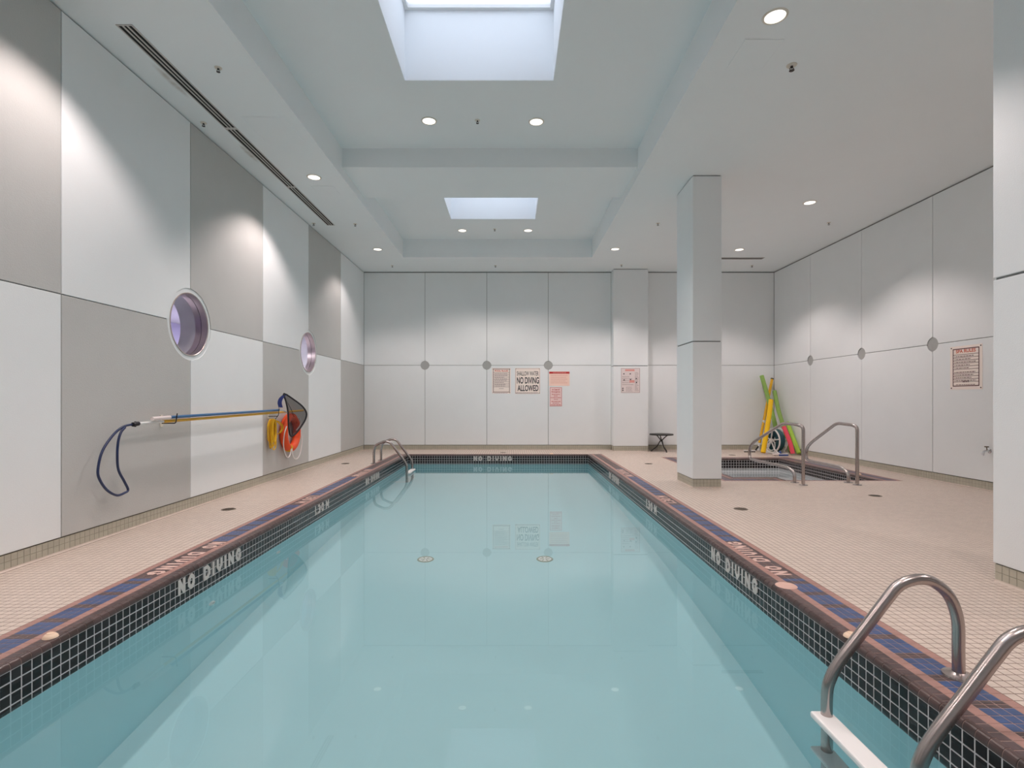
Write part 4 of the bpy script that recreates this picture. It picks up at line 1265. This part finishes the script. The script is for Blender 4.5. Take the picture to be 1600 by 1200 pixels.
# SHALLOW WATER NO DIVING ALLOWED
u0, u1, v0, v1 = .086, .690, 1.344, 1.966
t = board('no_diving_sign', 'large SHALLOW WATER NO DIVING ALLOWED sign on the far wall', PBW, u0, u1, v0, v1, 'sign_board', screws=True)
bm = nb(); rim_on(bm, PBW, u0 + .012, u1 - .012, v0 + .012, v1 - .012, .007, .004, .005); obj('border', bm, 'ink_grey', t)
bm = nb()
text_into(bm, PBW, 'SHALLOW WATER', u0 + .045, v1 - .185, .52, .105, .0052, .008)
text_into(bm, PBW, 'NO DIVING', u0 + .045, v1 - .375, .53, .155, .0052, .022)
text_into(bm, PBW, 'ALLOWED', u0 + .06, v1 - .555, .50, .145, .0052, .022)
obj('lettering', bm, 'ink_black', t)
bm = nb(); rows(bm, PBW, u0 + .04, u1 - .04, [v0 + .026], .010, .004, 6, .05); obj('small_print', bm, 'ink_grey', t)

# notice with red header
u0, u1, v0, v1 = .904, 1.392, 1.537, 1.882
t = board('red_header_notice', 'peach notice with a dark red header strip on the far wall', PBW, u0, u1, v0, v1, 'sign_peach')
bm = nb(); rect_on(bm, PBW, u0, u1, v1 - .052, v1 - .006, .004, .005); obj('header_strip', bm, 'ink_red', t)
bm = nb(); rows(bm, PBW, u0 + .09, u1 - .08, [v1 - .036], .014, .005, 7, .05); obj('header_print', bm, 'ink_rose', t)
bm = nb(); rows(bm, PBW, u0 + .04, u1 - .02, [v1 - .10 - k * .044 for k in range(5)], .010, .004, 8, .3); obj('small_print', bm, 'ink_rose', t)

# In Case of Emergency
u0, u1, v0, v1 = .918, 1.212, 1.047, 1.507
t = board('emergency_sign', 'small pink In Case of Emergency sign under the red headed notice', PBW, u0, u1, v0, v1, 'sign_pink')
bm = nb(); rim_on(bm, PBW, u0 + .006, u1 - .006, v0 + .006, v1 - .006, .006, .004, .005)
text_into(bm, PBW, 'In Case of', u0 + .06, v1 - .075, u1 - u0 - .12, .038, .0052, .025)
text_into(bm, PBW, 'Emergency', u0 + .045, v1 - .135, u1 - u0 - .09, .042, .0052, .025)
for k, (a, b) in enumerate(((.05, .05), (.10, .10), (.025, .025), (.10, .10), (.04, .04), (.07, .07), (.025, .025))):
    rows(bm, PBW, u0 + a, u1 - b, [v1 - .178 - k * .040 - (.012 if k > 3 else 0)], .012, .004, 20 + k, 0)
obj('lettering', bm, 'ink_red', t)

# first-aid poster on the pilaster
PPI = Plane((0, 12.44, 0), (1, 0, 0), (0, 0, 1), (0, -1, 0))
u0, u1, v0, v1 = 2.563, 3.013, 1.365, 1.949
t = board('instruction_poster', 'pale pink poster of small pictograms on the pilaster', PPI, u0, u1, v0, v1, 'sign_white', 'poster')
bm = nb(); rim_on(bm, PPI, u0 + .008, u1 - .008, v0 + .008, v1 - .008, .006, .004, .005)
rows(bm, PPI, u0 + .03, u0 + .30, [v0 + .19 + k * .045 for k in range(5)], .010, .004, 31, .4)
rows(bm, PPI, u0 + .33, u1 - .03, [v0 + .05 + k * .03 for k in range(15)], .008, .004, 32, .4)
rows(bm, PPI, u0 + .12, u0 + .30, [v0 + .04 + k * .03 for k in range(4)], .008, .004, 33, .3)
obj('small_print', bm, 'ink_grey', t)
bm = nb(); rect_on(bm, PPI, u0 + .10, u0 + .32, v1 - .075, v1 - .03, .004, .005); rect_on(bm, PPI, u0 + .20, u0 + .32, v0 + .24, v0 + .30, .004, .005)
obj('heading', bm, 'ink_rose', t)
bm = nb()
for a, b in ((.07, .44), (.22, .44), (.075, .295), (.225, .305), (.36, .325), (.365, .235), (.045, .10), (.045, .055)):
    tube(bm, [PPI.at(u0 + a - .014, v0 + b, .0045), PPI.at(u0 + a + .014, v0 + b + .006, .0045)], .009, 6)
    lathe(bm, [(0, -.001), (.009, -.001), (.009, .0), (0, .0)], PPI.at(u0 + a, v0 + b + .016, .0048), 1, 8)
obj('pictogram', bm, 'ink_black', t)

# SPA RULES on the right wall
u0, u1, v0, v1 = -7.61, -7.09, 1.345, 1.955
t = board('spa_rules_sign', 'framed SPA RULES sign on the right wall', PRW, u0, u1, v0, v1, 'sign_board', screws=True)
bm = nb(); rim_on(bm, PRW, u0 + .045, u1 - .045, v0 + .045, v1 - .035, .013, .004, .005)
vs_ = [v1 - .125] + [v1 - .125 - .041 * (k + 1) for k in range(5)] + [v1 - .125 - .041 * 5 - .058] + [v1 - .125 - .041 * 5 - .058 - .039 * (k + 1) for k in range(3)]
for v in vs_: rect_on(bm, PRW, u0 + .058, u1 - .058, v, v + .0065, .004, .005)
obj('border', bm, 'ink_maroon', t)
bm = nb(); text_into(bm, PRW, 'SPA RULES', u0 + .10, v1 - .098, u1 - u0 - .20, .048, .0052, .03); obj('heading', bm, 'ink_orange', t)
bm = nb(); rows(bm, PRW, u0 + .10, u1 - .08, [v + .016 for v in vs_[1:]], .010, .004, 41, .4)
rows(bm, PRW, u0 + .075, u0 + .09, [v + .016 for v in vs_[1:]], .010, .004, 42, 0)
rows(bm, PRW, u0 + .10, u1 - .10, [v0 + .065], .008, .004, 44, .1)
obj('small_print', bm, 'ink_maroon', t)
bm = nb(); rows(bm, PRW, u0 + .21, u1 - .21, [v0 + .10], .02, .004, 43, 0); obj('footer_print', bm, 'ink_grey', t)
